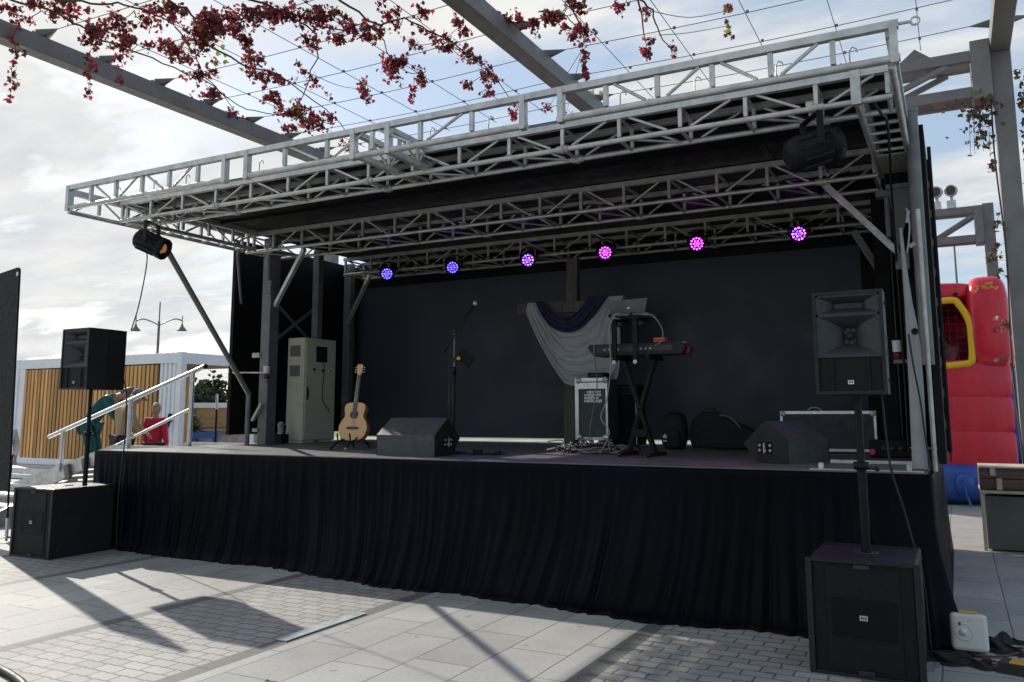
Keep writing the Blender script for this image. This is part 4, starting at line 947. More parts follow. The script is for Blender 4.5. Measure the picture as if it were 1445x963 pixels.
for x in (-.47, .47):
    for z_ in (.05, .43): local(MB().ell((x, -.18, z_), (.035, .014, .035), 10, 8), 'corner_cap', 'alu_dull', fc)
local(MB().path([(-.2, -.175, .47), (-.16, -.19, .50), (-.10, -.19, .50), (-.05, -.175, .47)], .008, 5), 'handle', 'alu_dull', fc)

# electrical cabinet
ec = thing('electrical_cabinet', 'tall beige electrical cabinet with a small screen at the left side of the stage', 'cabinet', (-9.03, 10.28, ZD))
local(MB().box((0, 0, .83), (.34, .74, 1.58), bev=.008).bb(-.15, .15, -.35, .35, .0, .038), 'body', 'beige', ec)
dr = local(MB().bb(.171, .184, -.345, .345, .05, 1.59, .003), 'door', 'beige', ec)
local(MB().bb(.1845, .190, -.12, .14, 1.25, 1.50), 'screen', 'lens_dark', dr)
local(MB().bb(.1845, .194, -.31, -.285, .66, .86).bb(.1945, .205, -.305, -.29, .70, .82), 'handle', 'black', dr)
for y, z_, m_ in ((-.16, 1.13, 'black'), (.04, 1.12, 'maroon'), (.20, 1.12, 'alu')): local(MB().lathe([(0, .014), (.022, .012), (.024, 0)], (.1845, y, z_), (1, 0, 0), 12), 'switch', m_, dr)
local(MB().path(catmull([(.195, .05, 1.24), (.20, .06, 1.1), (.20, .03, .8), (.20, .06, .62), (.20, .18, .52), (.2, .21, .46)]), .006, 5), 'cable', 'rubber', dr)
for z_ in (1.33, 1.02):
    v = MB().bb(-.115, .085, -.377, -.3705, z_, z_+.17); 
    for i in range(7): v.bb(-.11, .08, -.381, -.3775, z_+.012+i*.022, z_+.022+i*.022)
    local(v, 'vent', 'beige_dark', ec)
lb = thing('lantern', 'small dark lantern standing on the deck beside the beige cabinet', 'lantern', (-9.12, 9.72, ZD))
local(MB().box((0, 0, .07), (.2, .16, .14), bev=.01), 'base', 'black', lb)
local(MB().lathe([(.05, .14), (.05, .16), (.042, .17), (.042, .27), (.055, .28), (.03, .32), (0, .33)], (0, 0, 0), n=14), 'body', 'alu_dull', lb)
local(MB().path([(.05, 0, .16), (.10, 0, .18), (.11, 0, .26), (.05, 0, .31)], .006, 5), 'handle', 'black', lb)
for x, y, z_, lab in ((-.462, 8.80, 2.10, 'white and maroon paper cup beside the right loudspeaker'), (-8.80, 9.05, 2.10, 'white and maroon paper cup on the bracket of the left post')):
    c = thing('paper_cup', lab, 'cup', (x, y, z_), 'paper cups on the stage posts')
    local(MB().lathe([(0, 0), (.040, 0), (.042, .07), (0, .07)], (0, 0, 0), n=16), 'band', 'maroon', c)
    local(MB().lathe([(.042, .07), (.045, .17), (.048, .175), (.045, .18), (0, .18)], (0, 0, 0), n=16), 'cup', 'white', c)
for z_, y_ in ((2.06, 8.82), (2.06, 9.06)):
    x = -.44 if y_ < 9 else -8.83
    MB().bb(x-.06, x+.08, y_-.05, y_+.1, z_, z_+.036).build('cup_shelf', 'steel_grey', stage)
pb = thing('power_box', 'black power distribution box with a red plug near the right front corner of the deck', 'power box', (-.62, 9.25, ZD))
local(MB().box((0, 0, .09), (.34, .26, .17), bev=.01), 'body', 'black', pb)
local(MB().tube((-.14, -.14, .06), (-.14, -.20, .06), .03, 12), 'plug', 'red_vinyl', pb)
for k in range(3): local(MB().lathe([(0, .01), (.028, .008), (.03, 0)], (-.03+k*.075, -.131, .09), (0, -1, 0), 12), 'socket', 'horn', pb)

# ------------------------------------------------------------------ stage lights
def led(n, b, c, r, depth):
    pass
LED = [(-8.02, (.07, .05, 1.0), (.16, .10, 1.0)), (-6.77, (.07, .05, 1.0), (.14, .08, 1.0)), (-5.46, (.10, .06, 1.0), (.45, .12, 1.0)),
       (-4.24, (.85, .08, .80), (.6, .06, 1.0)), (-2.93, (.62, .08, .9), (.75, .07, .75)), (-1.62, (.10, .06, 1.0), (.9, .12, .8))]
pos = ['first', 'second', 'third', 'fourth', 'fifth', 'sixth']
for k, (x, c1, c2) in enumerate(LED):
    zc = 3.84; y = 10.86
    colname = ['violet blue', 'violet blue', 'blue with lilac centre', 'magenta', 'pinkish purple', 'blue with pink centre'][k]
    t = thing('led_par_light', f'round stage light glowing {colname}, {pos[k]} from left on the rear truss', 'stage light', (x, y, zc), 'LED stage lights on the rear truss')
    ax = (Vector((0, 0, 1.6))-Vector((x, y, zc))); ax = (ax.normalized()+Vector((-.0, -.25, -.02))).normalized()
    hs = local(MB().lathe([(0, -.17), (.075, -.16), (.105, -.10), (.108, .0), (.112, .01), (.112, .035), (.100, .035), (.100, .022), (0, .022)], (0, 0, 0), ax, 24), 'housing', 'black', t)
    u = ax.orthogonal().normalized(); u = Vector((0, 0, 1)).cross(ax).normalized(); wv = ax.cross(u)
    e1 = emit(f'led_a_{k}', c1, 4.5); e2 = emit(f'led_b_{k}', c2, 4.5)
    spots = [(0, 0)]+[(.036, a*math.pi/3) for a in range(6)]+[(.074, a*math.pi/6) for a in range(12)]
    for q, (rr, a) in enumerate(spots):
        p = u*rr*math.cos(a)+wv*rr*math.sin(a)+ax*.0235
        local(MB().lathe([(.0125, 0), (.0105, .005), (0, .006)], p, ax, 10), 'led', e1 if (q % 3 == 0) else e2, hs)
    yk = MB().path([u*.125+ax*-.03, u*.125+Vector((0, .05, .14)), Vector((0, .06, .2))-u*-.06, Vector((0, .06, .2))-u*.06, u*-.125+Vector((0, .05, .14)), u*-.125+ax*-.03], .010, 6)
    local(yk, 'yoke', 'black', t)
    L = bpy.data.lights.new('led_beam', 'SPOT'); L.energy = 13; L.color = [min(1, a*.5+b*.5+.02) for a, b in zip(c1, c2)]; L.spot_size = R(62); L.spot_blend = .9; L.shadow_soft_size = .09
    lo = bpy.data.objects.new('led_beam', L); col.objects.link(lo); lo.location = Vector((x, y, zc))+ax*.05
    lo.rotation_euler = Vector((-ax.x, -ax.y, -ax.z+.28)).to_track_quat('Z', 'Y').to_euler()
def fresnel(loc, ax, L, r, label, glow):
    t = thing('stage_spotlight', label, 'stage light', loc, 'large spotlights under the roof')
    ax = Vector(ax).normalized(); u = Vector((0, 0, 1)).cross(ax).normalized(); v = ax.cross(u)
    n = 8; b = MB()
    prof = [(r*.55, -L*.52), (r*.85, -L*.46), (r, -L*.40), (r, L*.30), (r*1.05, L*.30), (r*1.05, L*.5), (r*.92, L*.5), (r*.9, L*.40)]
    b.lathe(prof, (0, 0, 0), ax, 10)
    vs = [u*r*.55*math.cos(2*math.pi*k/10)+v*r*.55*math.sin(2*math.pi*k/10)-ax*L*.52 for k in range(10)]; b.add(vs, [tuple(range(10))])
    for a in range(10):
        an = 2*math.pi*a/10; d = u*math.cos(an)+v*math.sin(an); b.bar(d*r*1.01-ax*L*.35, d*r*1.01+ax*L*.25, .014, .014)
    h = local(b, 'housing', 'black', t)
    local(MB().lathe([(0, L*.43), (r*.5, L*.42), (r*.9, L*.40)], (0, 0, 0), ax, 20), 'lens', 'lens_dark', h)
    if glow != 'lens_dark': local(MB().ell(ax*L*.435+v*r*.1, (r*.30, r*.22, r*.45), 12, 8).ell(ax*L*.435-v*r*.3-u*r*.2, (r*.18, r*.12, r*.18), 10, 8), 'filament_glow', glow, h)
    local(MB().box(u*r*.55+v*r*.8, (.08, .05, .03)).box(u*r*1.05+ax*L*.1, (.07, .07, .03)), 'label_plate', 'alu_dull', h)
    yk = MB()
    for s in (-1, 1): yk.bar(u*s*(r+.03), u*s*(r+.02)+Vector((0, 0, r+.12)), .05, .014)
    yk.bar(u*(r+.03)+Vector((0, 0, r+.12)), u*-(r+.03)+Vector((0, 0, r+.12)), .05, .012)
    local(yk, 'yoke', 'black', t)
    local(MB().tube((0, 0, r+.12), (0, 0, r+.2), .016).lathe([(.03, -.03), (.045, -.03), (.045, .03), (.03, .03)], (0, 0, r+.215), (1, 0, 0), 12), 'clamp', 'alu_dull', t)
    local(MB().path(catmull([u*r+Vector((0, 0, .02)), u*(r+.08)+Vector((0, 0, .18)), Vector((.08, .02, r+.25))]), .005, 5), 'safety_chain', 'alu_dull', t)
    return t
warm = emit('warm_lens', (1, .45, .12), .2, (.1, .06, .03))
fresnel((-8.40, 6.66, 3.62), (.72, .30, -.35), .40, .125, 'black stage lamp with a warm glowing lens under the left corner of the roof', warm)
fresnel((-.86, 6.66, 3.63), (.75, .45, .30), .42, .135, 'large dark stage lamp hanging below the right end of the front roof truss', 'lens_dark')

# cable runs on the trusses
def run(x0, x1, y, z, seed, label):
    rnd = random.Random(seed); n = int((x1-x0)/.28)
    pts = [(x0+(x1-x0)*i/n, y+rnd.uniform(-.015, .015), z-(.05 if i % 2 else 0)*rnd.random()) for i in range(n+1)]
    cable('truss_cable', pts, .009, 'rubber', label, k=4)
run(-8.9, -.8, 11.02, 3.985, 1, 'black cable looped along the rear truss behind the coloured stage lights')
run(-8.8, -.8, 8.86, 4.02, 2, 'black cable looped along the middle roof truss')
cable('truss_cable', [(-.42, 6.7, 3.99), (-.36, 6.75, 3.86), (-.34, 7.0, 3.90), (-.36, 7.6, 3.9), (-.40, 8.3, 3.6), (-.41, 8.6, 3.0), (-.41, 8.7, 2.2), (-.42, 8.75, 1.2)], .011, 'rubber', 'black cable hanging from the right end of the roof down to the deck')
cable('truss_cable', [(-9.2, 11.6, 3.9), (-9.18, 11.5, 3.4), (-9.16, 11.5, 2.6), (-9.15, 11.5, 1.2)], .012, 'rubber', 'black cable running down the rear left post')
# ------------------------------------------------------------------ access stairs at the left end
sr = thing('access_stairs', 'grey aluminium access stairs with a sloping handrail at the left end of the stage', 'stairs', (-11.3, 8.8, 0))
for y in (8.36, 9.75):
    MB().prism([(-13.9, .12), (-13.9, .40), (-11.15, 1.14), (-9.62, 1.14), (-9.62, .98), (-11.1, .98), (-13.5, .20)], lambda a, c, t_: (a, t_, c), y, y+.05).build('stringer', 'alu', sr)
for i in range(8):
    x = -13.65+i*.33; z = .30+i*.105
    MB().bb(x-.15, x+.15, 8.42, 9.74, z-.035, z).bb(x-.15, x-.13, 8.42, 9.74, z-.07, z-.036).build('tread', 'alu_bright', sr)
MB().bb(-10.95, -9.6, 8.42, 9.74, 1.04, 1.08).build('landing', 'alu_dull', sr)
rail = lambda x: 1.24+(x+12.71)*.3009
MB().tube((-12.71, 8.39, 1.24), (-9.32, 8.39, 2.26), .032, 10).build('handrail', 'alu_bright', sr)
MB().tube((-11.2, 8.39, 1.10), (-9.56, 8.39, 1.67), .020, 10).build('middle_rail', 'alu_bright', sr)
for x, z0 in ((-12.36, .74), (-10.83, 1.06), (-9.56, 1.06)):
    MB().tube((x, 8.39, z0), (x, 8.39, rail(x)), .033, 10).bb(x-.05, x+.05, 8.33, 8.358, z0-.02, z0+.12).build('rail_post', 'alu_bright', sr)
MB().box((-12.1, 8.33, .72), (.10, .05, .22), (0, -.3, 0)).box((-11.7, 8.33, .86), (.10, .05, .16), (0, -.3, 0)).build('bracket', 'steel_grey', sr)
MB().tube((-9.30, 8.39, 2.265), (-9.335, 8.39, 2.255), .034, 10).build('rail_cap', 'rubber', sr)
st2 = thing('wooden_platform', 'low pale platform behind the access stairs', 'platform', (-13.2, 10.4, 0))
MB().bb(-15, -11.6, 9.85, 11.4, 0, .20, .01).build('top', 'pale_batten', st2)
MB().bb(-14.6, -13.35, 9.86, 10.9, .2, .38, .01).build('step', 'pale_batten', st2)
# wide step block further left
lw = thing('stair_section', 'loose aluminium stair section lying on the paving left of the subwoofer', 'stair section', (-13.6, 8.3, 0))
for i in range(4): MB().bb(-14.9, -12.3, 7.3+i*.34, 7.3+i*.34+.27, .10+i*.12, .135+i*.12).build('tread', 'alu_bright', lw)
for x in (-14.92, -12.28): MB().prism([(7.2, .0), (7.2, .14), (8.6, .62), (8.66, .5), (7.6, .0)], lambda a, c, t_: (t_, a, c), x-.02, x+.02).build('stringer', 'alu', lw)

# banner
bn = thing('banner', 'tall black fabric banner on a thin stand at the left edge of the square', 'banner', (-10.66, 6.55, 0), rz=R(-8)); bn.rotation_euler[1] = -.06
def rr(x0, x1, z0, z1, r):
    p = []
    for cx, cz, a0 in ((x1-r, z1-r, 0), (x0+r, z1-r, 90), (x0+r, z0+r, 180), (x1-r, z0+r, 270)):
        p += [(cx+r*math.cos(R(a0+k*15)), cz+r*math.sin(R(a0+k*15))) for k in range(7)]
    return p
local(MB().prism(rr(-.9, .06, .64, 3.53, .06), lambda a, c, t_: (a, t_, c), -.012, .012), 'panel', 'bag', bn)
local(MB().tube((-.02, .03, .02), (-.02, .03, .66), .014).tube((-.02, .03, .66), (-.02, .03, 3.45), .012), 'pole', 'black', bn)
local(MB().tube((-.02, .03, .05), (-.02, .03, .30), .022), 'lower_collar', 'alu_bright', bn)
local(MB().lathe([(0, .002), (.03, .002), (.03, 0)], (.015, -.012, 3.44), (0, -1, 0), 16), 'eyelet', 'white', bn)
for a in (.5, 2.4, 4.2): local(MB().bar((-.02, .03, .07), (-.02+.32*math.cos(a), .03+.32*math.sin(a), .015), .03, .016), 'foot', 'alu_bright' if a > 2 else 'black', bn)

# ------------------------------------------------------------------ white container kiosk
ct = thing('container_kiosk', 'white shipping container kiosk clad in vertical timber slats', 'container', (-19.6, 15.2, .3))
x0, x1, y0, y1, z0, z1 = -22.9, -16.35, 14.0, 16.44, .28, 3.06
for x in (x0, x1-.16):
    for y in (y0, y1-.16): MB().bb(x, x+.16, y, y+.16, z0, z1+.012).build('corner_post', 'container', ct)
rl_ = MB()
for y in (y0+.01, y1-.13):
    rl_.bb(x0+.162, x1-.162, y, y+.12, z1-.24, z1-.01); rl_.bb(x0+.162, x1-.162, y, y+.12, z0, z0+.16)
for x in (x0+.01, x1-.13):
    rl_.bb(x, x+.12, y0+.162, y1-.162, z1-.26, z1-.01); rl_.bb(x, x+.12, y0+.162, y1-.162, z0, z0+.16)
rl_.build('rail', 'container', ct)
rf = MB(); 
for i in range(32): rf.bb(x0+.1+i*.2, x0+.2+i*.2, y0+.05, y1-.05, z1-.03, z1+.015)
rf.bb(x0+.08, x1-.08, y0+.06, y1-.06, z1-.05, z1-.031); rf.build('roof', 'container', ct)
cg = MB()
for i in range(4): cg.bb(-17.10+i*.15, -17.03+i*.15, y0+.03, y0+.06, z0+.16, z1-.24)
cg.bb(-17.15, x1-.16, y0+.061, y0+.08, z0+.16, z1-.24); cg.build('wall', 'container', ct)
MB().bb(x0+.16, x0+.42, y0+.03, y0+.09, z0+.16, z1-.24).build('wall', 'container', ct)
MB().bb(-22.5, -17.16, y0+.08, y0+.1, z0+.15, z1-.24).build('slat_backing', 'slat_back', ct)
sl = MB()
for i in range(36):
    x = -22.46+i*.1475; sl.bb(x, x+.095, y0+.02, y0+.075, z0+.15, z1-.27)
sl.build('timber_slats', 'slat', ct)
MB().bb(-17.2, x1-.14, y0+.16, y1-.16, z1-.262, z1-.245).bb(x0+.2, -17.2, y0+.16, y1-.16, z1-.262, z1-.245).build('soffit', 'timber', ct)
MB().bb(-18.6, -18.5, y0+.12, y1-.12, z0+.16, z1-.27).build('partition', 'slat', ct)
MB().bb(x0, x1, y0, y1, z0-.20, z0-.01).build('base', 'alu_dull', ct)
dk = MB().bb(-23.4, -16.4, 13.1, 13.97, .10, .26); dk.bb(-23.4, -16.4, 12.95, 13.09, .02, .12)
one(dk, 'kiosk_deck', 'alu_bright', 'low grey step running along the front of the white container', 'step')
tk = thing('tap_hose', 'black hose bracket hanging on the white end wall of the container', 'bracket', (-16.6, 13.96, 1.4))
local(MB().path(catmull([(0, 0, .2), (.02, -.03, .05), (-.02, -.05, -.1), (-.1, -.06, -.16)]), .035, 6).box((0, -.01, .1), (.09, .05, .2)), 'hose', 'rubber', tk)

# twin street lamp
la = thing('street_lamp', 'tall twin arm street lamp rising behind the container', 'street lamp', (-23.6, 19.2, 0))
MB().tube((-23.6, 19.2, 0), (-23.6, 19.2, 4.7), .055, 10, .04).tube((-23.6, 19.2, 4.7), (-23.6, 19.2, 5.35), .022, 8).build('pole', 'steel_grey', la)
dl = Vector((.88, .47, 0)).normalized()
for s in (-1, 1):
    q = Vector((-23.6, 19.2, 4.55))
    MB().path(catmull([q, q+dl*s*.25+Vector((0, 0, .13)), q+dl*s*.55+Vector((0, 0, .22)), q+dl*s*.78+Vector((0, 0, .16))]), .022, 6).tube(q+dl*s*.78+Vector((0, 0, .0)), q+dl*s*.78+Vector((0, 0, .32)), .016).build('arm', 'steel_grey', la)
    MB().lathe([(.03, .10), (.05, .02), (.15, -.10), (.17, -.13), (.14, -.12), (.0, -.06)], q+dl*s*.78+Vector((0, 0, -.05)), n=14).build('lamp_shade', 'steel_grey', la)

# ------------------------------------------------------------------ plants, planter, bench behind
def bush(name, label, c, r, n, s, m='hedge', seed=1, trunk=0, group=None):
    rnd = random.Random(seed); t = thing(name, label, 'tree' if trunk else 'shrub', (c[0], c[1], 0), group); b = MB()
    cl = [(Vector((rnd.uniform(-.8, .8)*r[0], rnd.uniform(-.8, .8)*r[1], rnd.uniform(-.75, .8)*r[2])), rnd.uniform(.25, .5)) for _ in range(14)]
    for i in range(n):
        o, k = rnd.choice(cl); v = Vector((rnd.gauss(0, .5), rnd.gauss(0, .5), rnd.gauss(0, .5)))
        leaf(b, Vector(c)+o+Vector((v.x*r[0], v.y*r[1], v.z*r[2]))*k, s*rnd.uniform(.6, 1.3), rnd)
    b.build('foliage', m, t, recalc=False)
    k = MB().tube((c[0], c[1], 0), (c[0], c[1], c[2]+r[2]*.3), max(.03, trunk), 7, max(.02, trunk*.5))
    for i in range(4): k.tube((c[0], c[1], c[2]-r[2]*.4), (c[0]+rnd.uniform(-.6, .6)*r[0], c[1]+rnd.uniform(-.5, .5)*r[1], c[2]+r[2]*rnd.uniform(.1, .7)), max(.015, trunk*.4), 5, .01)
    k.build('stem' if not trunk else 'trunk', 'bark', t)
bush('shrub', 'dense dark green shrub behind the planter, nearest the container opening', (-22.9, 20.4, 1.55), (1.1, .8, 1.2), 2600, .19, seed=1, group='shrubs behind the timber planter')
bush('shrub', 'rounded dark green shrub in the middle behind the timber planter', (-21.4, 20.9, 1.75), (1.0, .8, 1.2), 2600, .19, seed=2, group='shrubs behind the timber planter')
bush('shrub', 'dark green shrub at the black stage wall end of the timber planter', (-19.9, 21.4, 1.75), (.9, .8, 1.15), 2600, .19, seed=3, group='shrubs behind the timber planter')
yu = thing('yucca', 'spiky dark yucca plant beside the handrail post', 'plant', (-20.9, 18.3, 0)); b = MB(); rnd = random.Random(4)
for k in range(3):
    c = Vector((-20.9+(-.12, .08, -.3)[k], 18.3+(.0, .1, .1)[k], (1.55, 1.15, .75)[k]))
    for i in range(60):
        d = Vector((rnd.gauss(0, 1), rnd.gauss(0, 1), rnd.uniform(-.5, 1.1))).normalized(); s = d.orthogonal().normalized()*.022; L = rnd.uniform(.35, .55)
        b.add([c-s, c+s, c+d*L*.6+s*.8-Vector((0, 0, .03)), c+d*L-Vector((0, 0, .08)), c+d*L*.6-s*.8-Vector((0, 0, .03))], [(0, 1, 2, 3, 4)])
b.build('leaves', 'yucca', yu, recalc=False); MB().tube((-20.9, 18.3, 0), (-20.98, 18.3, 1.6), .06, 8).tube((-20.9, 18.35, 0), (-20.8, 18.4, 1.15), .05, 8).build('trunk', 'bark', yu)
pw = thing('timber_planter', 'long honey coloured timber planter wall with a pale capping seen beyond the stage', 'planter', (-20.4, 19.2, 0))
dpl = Vector((.90, .43, 0)).normalized(); base = Vector((-21.3, 18.75, 0)); nrm = Vector((-dpl.y, dpl.x, 0))
rotm = Matrix((dpl, nrm, Vector((0, 0, 1)))).transposed()
MB().box(base+dpl*1.0+nrm*.3+Vector((0, 0, 1.47)), (2.4, .55, .62), rotm).build('boards', 'timber', pw)
MB().box(base+dpl*1.0+nrm*.3+Vector((0, 0, 1.86)), (2.5, .65, .16), rotm).build('capping', 'container', pw)
MB().box(base+dpl*1.0+nrm*.3+Vector((0, 0, 1.10)), (2.45, .60, .07), rotm).build('ledge', 'pale_batten', pw)
MB().box(base+dpl*1.0+nrm*.35+Vector((0, 0, .53)), (2.3, .5, 1.06), rotm).build('plinth', 'alu_dull', pw)
bl = thing('blue_bench', 'small bright blue bench in front of the timber planter', 'bench', (-20.4, 18.6, 0))
MB().box((-20.45, 18.55, .94), (.70, .3, .18), rotm).build('seat', 'blue_paint', bl)
for s in (-.3, .3): MB().box(Vector((-20.45, 18.55, .43))+dpl*s, (.06, .25, .84), rotm).build('leg', 'blue_paint', bl)
sp_ = thing('sign_post', 'thin dark pole with a pale top in front of the timber planter', 'post', (-18.4, 16.9, 0))
MB().tube((-18.35, 17.0, 0), (-18.35, 17.0, 1.72), .03).build('pole', 'black', sp_); MB().tube((-18.35, 17.0, 1.72), (-18.35, 17.0, 2.15), .035).build('top', 'alu_bright', sp_)
for i, (x, y, z, r_, h) in enumerate(((1.3, 36, 1.6, 1.3, 1.6), (3.6, 40, 2.2, 1.8, 2.2))):
    bush('roadside_tree', ['low green tree far beyond the castle beside the column', 'taller green tree far beyond the castle at the picture edge'][i], (x, y, z+.3), (r_, r_, h), 1100, .3, seed=30+i, trunk=.09, group='trees beyond the castle')
bt = thing('flagpole', 'thin bare pole rising above the inflatable castle', 'pole', (-.35, 30, 0)); MB().tube((.28, 30, 0), (.28, 30, 7.0), .05, 8, .03).build('pole', 'steel_grey', bt); MB().ell((.28, 30, 7.02), (.05, .05, .05), 8, 6).build('finial', 'steel_grey', bt)

# ------------------------------------------------------------------ inflatable castle
ca = thing('bouncy_castle', 'red and blue inflatable bouncy castle with a yellow framed window', 'bouncy castle', (-1.6, 18.5, 0))
def cushion(b, x0, x1, y0, y1, z0, z1, e=.34):
    return b.ell(((x0+x1)/2, (y0+y1)/2, (z0+z1)/2), ((x1-x0)/2, (y1-y0)/2, (z1-z0)/2), 40, 26, e=e)
for z0_, z1_ in ((.62, 1.27), (1.25, 1.87), (1.85, 2.45)):
    MB_ = cushion(MB(), -4.3, .90, 16.75, 17.7, z0_-.075, z1_+.075, .25); MB_.build('wall_cushion', 'red_vinyl', ca)
cushion(MB(), .27, .94, 16.66, 17.75, 2.30, 4.0, .5).build('pillar', 'red_vinyl', ca)
cushion(MB(), -4.6, .42, 16.8, 17.6, 3.60, 3.93, .35).build('header', 'red_vinyl', ca)
cushion(MB(), -4.7, -3.0, 16.72, 17.7, 2.35, 4.0, .38).build('pillar', 'red_vinyl', ca)
for z0_, z1_ in ((2.95, 3.5), (2.4, 3.0)):
    cushion(MB(), .62, 1.04, 17.1, 21, z0_, z1_, .5).build('side_cushion', 'blue_vinyl' if z0_ > 2.9 else 'red_vinyl', ca)
cushion(MB(), .55, 1.14, 17.05, 21.3, .55, 2.42, .4).build('side_wall', 'blue_vinyl', ca)
cushion(MB(), -4.7, 1.14, 16.5, 17.9, .0, .74, .55).build('base_tube', 'blue_vinyl', ca)
cushion(MB(), -4.5, .8, 20.9, 21.6, .3, 3.8, .3).build('rear_wall', 'red_vinyl', ca)
cushion(MB(), -4.6, .8, 17.6, 21.0, .8, 1.75, .2).build('floor_cushion', 'dark_red', ca)
cushion(MB(), -4.5, .75, 17.5, 21.2, 3.62, 3.9, .3).build('canopy', 'dark_red', ca)
cushion(MB(), -4.7, -4.2, 17.2, 21.2, .5, 3.8, .4).build('side_wall', 'blue_vinyl', ca)
yf = MB(); zb0, zt0 = 2.44, 3.60
yf.path(catmull([(-3.0, 16.80, 3.56), (-1.5, 16.79, 3.56), (-.3, 16.78, 3.57), (.06, 16.77, 3.58), (.16, 16.77, 3.50), (.30, 16.77, 3.20), (.32, 16.77, 2.85), (.31, 16.77, 2.55), (.27, 16.77, 2.46), (.12, 16.77, 2.43), (-.5, 16.78, 2.40), (-3.0, 16.8, 2.38)], 5), .062, 10)
yf.build('window_frame', 'yellow_vinyl', ca)
nt_ = MB()
for i in range(26): nt_.tube((-2.9+i*.12, 16.85, 2.42), (-2.9+i*.12, 16.85, 3.62), .0025, 4)
for i in range(10): nt_.tube((-3.0, 16.85, 2.44+i*.12), (.3, 16.85, 2.44+i*.12), .0025, 4)
nt_.build('safety_net', 'dark_red', ca)
bt_ = MB().ell((.05, 16.55, .36), (.16, .12, .20), 16, 10, e=.8).path(catmull([(.05, 16.45, .36), (.06, 16.40, .22), (.10, 16.38, .08), (.11, 16.36, .02)]), .02, 6)
bt_.build('blower_sleeve', 'blue_vinyl', ca)
for x in (-.14, .26): MB().bb(x-.04, x+.04, 16.60, 16.64, .20, .56).build('velcro_patch', 'plinth', ca)
for p in ((.66, 2.72), (.12, 3.68)): MB().ell((p[0], 16.725, p[1]), (.04, .02, .03), 8, 6).build('tie_point', 'black', ca)
em_ = MB(); rnd = random.Random(15)
for k in range(12):
    a = rnd.uniform(0, 6.28); em_.box((.62+rnd.gauss(0, .08), 16.705+rnd.uniform(-.004, .02), 3.72+rnd.gauss(0, .05)), (.11, .02, .04), (rnd.uniform(-.2, .2), rnd.uniform(-1, 1), 0))
em_.build('printed_emblem', 'gold', ca)

# ------------------------------------------------------------------ bench planter, white box and clutter at the right
pn = thing('plank_planter', 'reddish brown plank planter on a grey plinth at the right edge', 'planter', (.95, 11.9, 0))
for k in range(2): MB().bb(.19, 1.75, 11.4, 12.3, .70+k*.125, .82+k*.125, .008).build('plank', 'plank', pn)
MB().bb(.185, 1.75, 11.38, 12.3, .655, .690, .004).build('bottom_ledge', 'pale_batten', pn)
MB().bb(.23, 1.7, 11.43, 12.25, .02, .62).build('plinth', 'plinth', pn)
MB().bb(.185, .225, 11.40, 11.44, .0, .65).bb(.19, 1.75, 11.405, 12.3, .948, .955).build('edge_batten', 'pale_batten', pn)
for x, za, zb2 in ((.30, .86, .95), (.36, .70, .83)): MB().bb(x, x+.055, 11.382, 11.399, za, zb2).build('bracket', 'pale_batten', pn)
wb = thing('plastic_box', 'white plastic box with a round recessed socket on the ground by the curtain', 'box', (-.02, 6.60, .0), rz=R(4))
wbm = MB().box((0, .0, .135), (.215, .16, .235), (R(-10), 0, 0), bev=.022); local(wbm, 'body', 'white_plastic', wb)
rot = Euler((R(-10), 0, 0)).to_matrix(); fc_ = Vector((-.035, 0, .135))
ax = rot @ Vector((0, -1, 0)); pp = Vector((-.035, 0, .135))+rot @ Vector((0, -.0805, .0))
local(MB().lathe([(.056, .0), (.052, .005), (.047, .002), (.040, -.0), (.02, .002), (0, .002)], pp, ax, 24), 'recess', 'white_plastic', wb)
local(MB().lathe([(.022, .0), (.020, .020), (.010, .026), (0, .026)], pp+Vector((-.008, 0, 0)), ax, 14).box(pp+ax*.028, (.034, .014, .012), (R(-10), .6, 0)), 'knob', 'white', wb)
local(MB().box((.0, .02, .262), (.11, .09, .014), (R(-10), 0, 0)), 'tape_top', 'gold', wb)
local(MB().box(Vector((-.06, -.098, .205)), (.014, .004, .02), (R(-10), 0, 0)), 'label_mark', 'maroon', wb)
one(MB().box((-.235, 6.10, .012), (.055, .14, .012), (R(6), 0, R(-10))), 'tape_strip', 'alu_bright', 'short flat pale grey strip lying by the right subwoofer', 'strip')
def heap(c, r, seed, name, m, label, cat):
    rnd = random.Random(seed); b = MB(); n = 26; vs = []
    for i in range(n+1):
        for j in range(n+1):
            u, v = i/n*2-1, j/n*2-1; d = max(abs(u), abs(v))
            h = (1-min(1, math.hypot(u, v)))**.7*r[2]*(.6+.45*math.sin(u*5+seed)*math.cos(v*4.5+seed*2)+.25*math.sin(u*7+v*6))
            vs.append((c[0]+u*r[0]+.03*math.sin(v*6), c[1]+v*r[1]+.03*math.sin(u*7), max(.006, h+.006)))
    b.add(vs, [(i*(n+1)+j, (i+1)*(n+1)+j, (i+1)*(n+1)+j+1, i*(n+1)+j+1) for i in range(n) for j in range(n)], True)
    return one(b, name, m, label, cat)
heap((-.10, 6.36, 0), (.22, .14, .07), 3, 'crumpled_cloth', 'bag', 'crumpled black cloth on the paving in front of the white plastic box', 'cloth')
heap((.17, 6.86, 0), (.14, .20, .10), 5, 'crumpled_cloth', 'bag', 'crumpled black cover lying just right of the white plastic box', 'cloth')
one(MB().prism([(-.13, 0), (-.07, .05), (.07, .05), (.13, 0)], lambda a, c, t_: (.30+t_*.97+a*.25, 6.28+a*.97-t_*.25, c), -.16, .55), 'cable_ramp', 'rubber', 'black rubber cable ramp with yellow lid at the lower right corner', 'cable ramp')
bpy.data.objects['cable_ramp']
ylid = MB().prism([(-.055, .0505), (-.05, .058), (.05, .058), (.055, .0505)], lambda a, c, t_: (.30+t_*.97+a*.25, 6.28+a*.97-t_*.25, c), -.10, .55).build('lid', 'yb', bpy.data.objects['cable_ramp'])
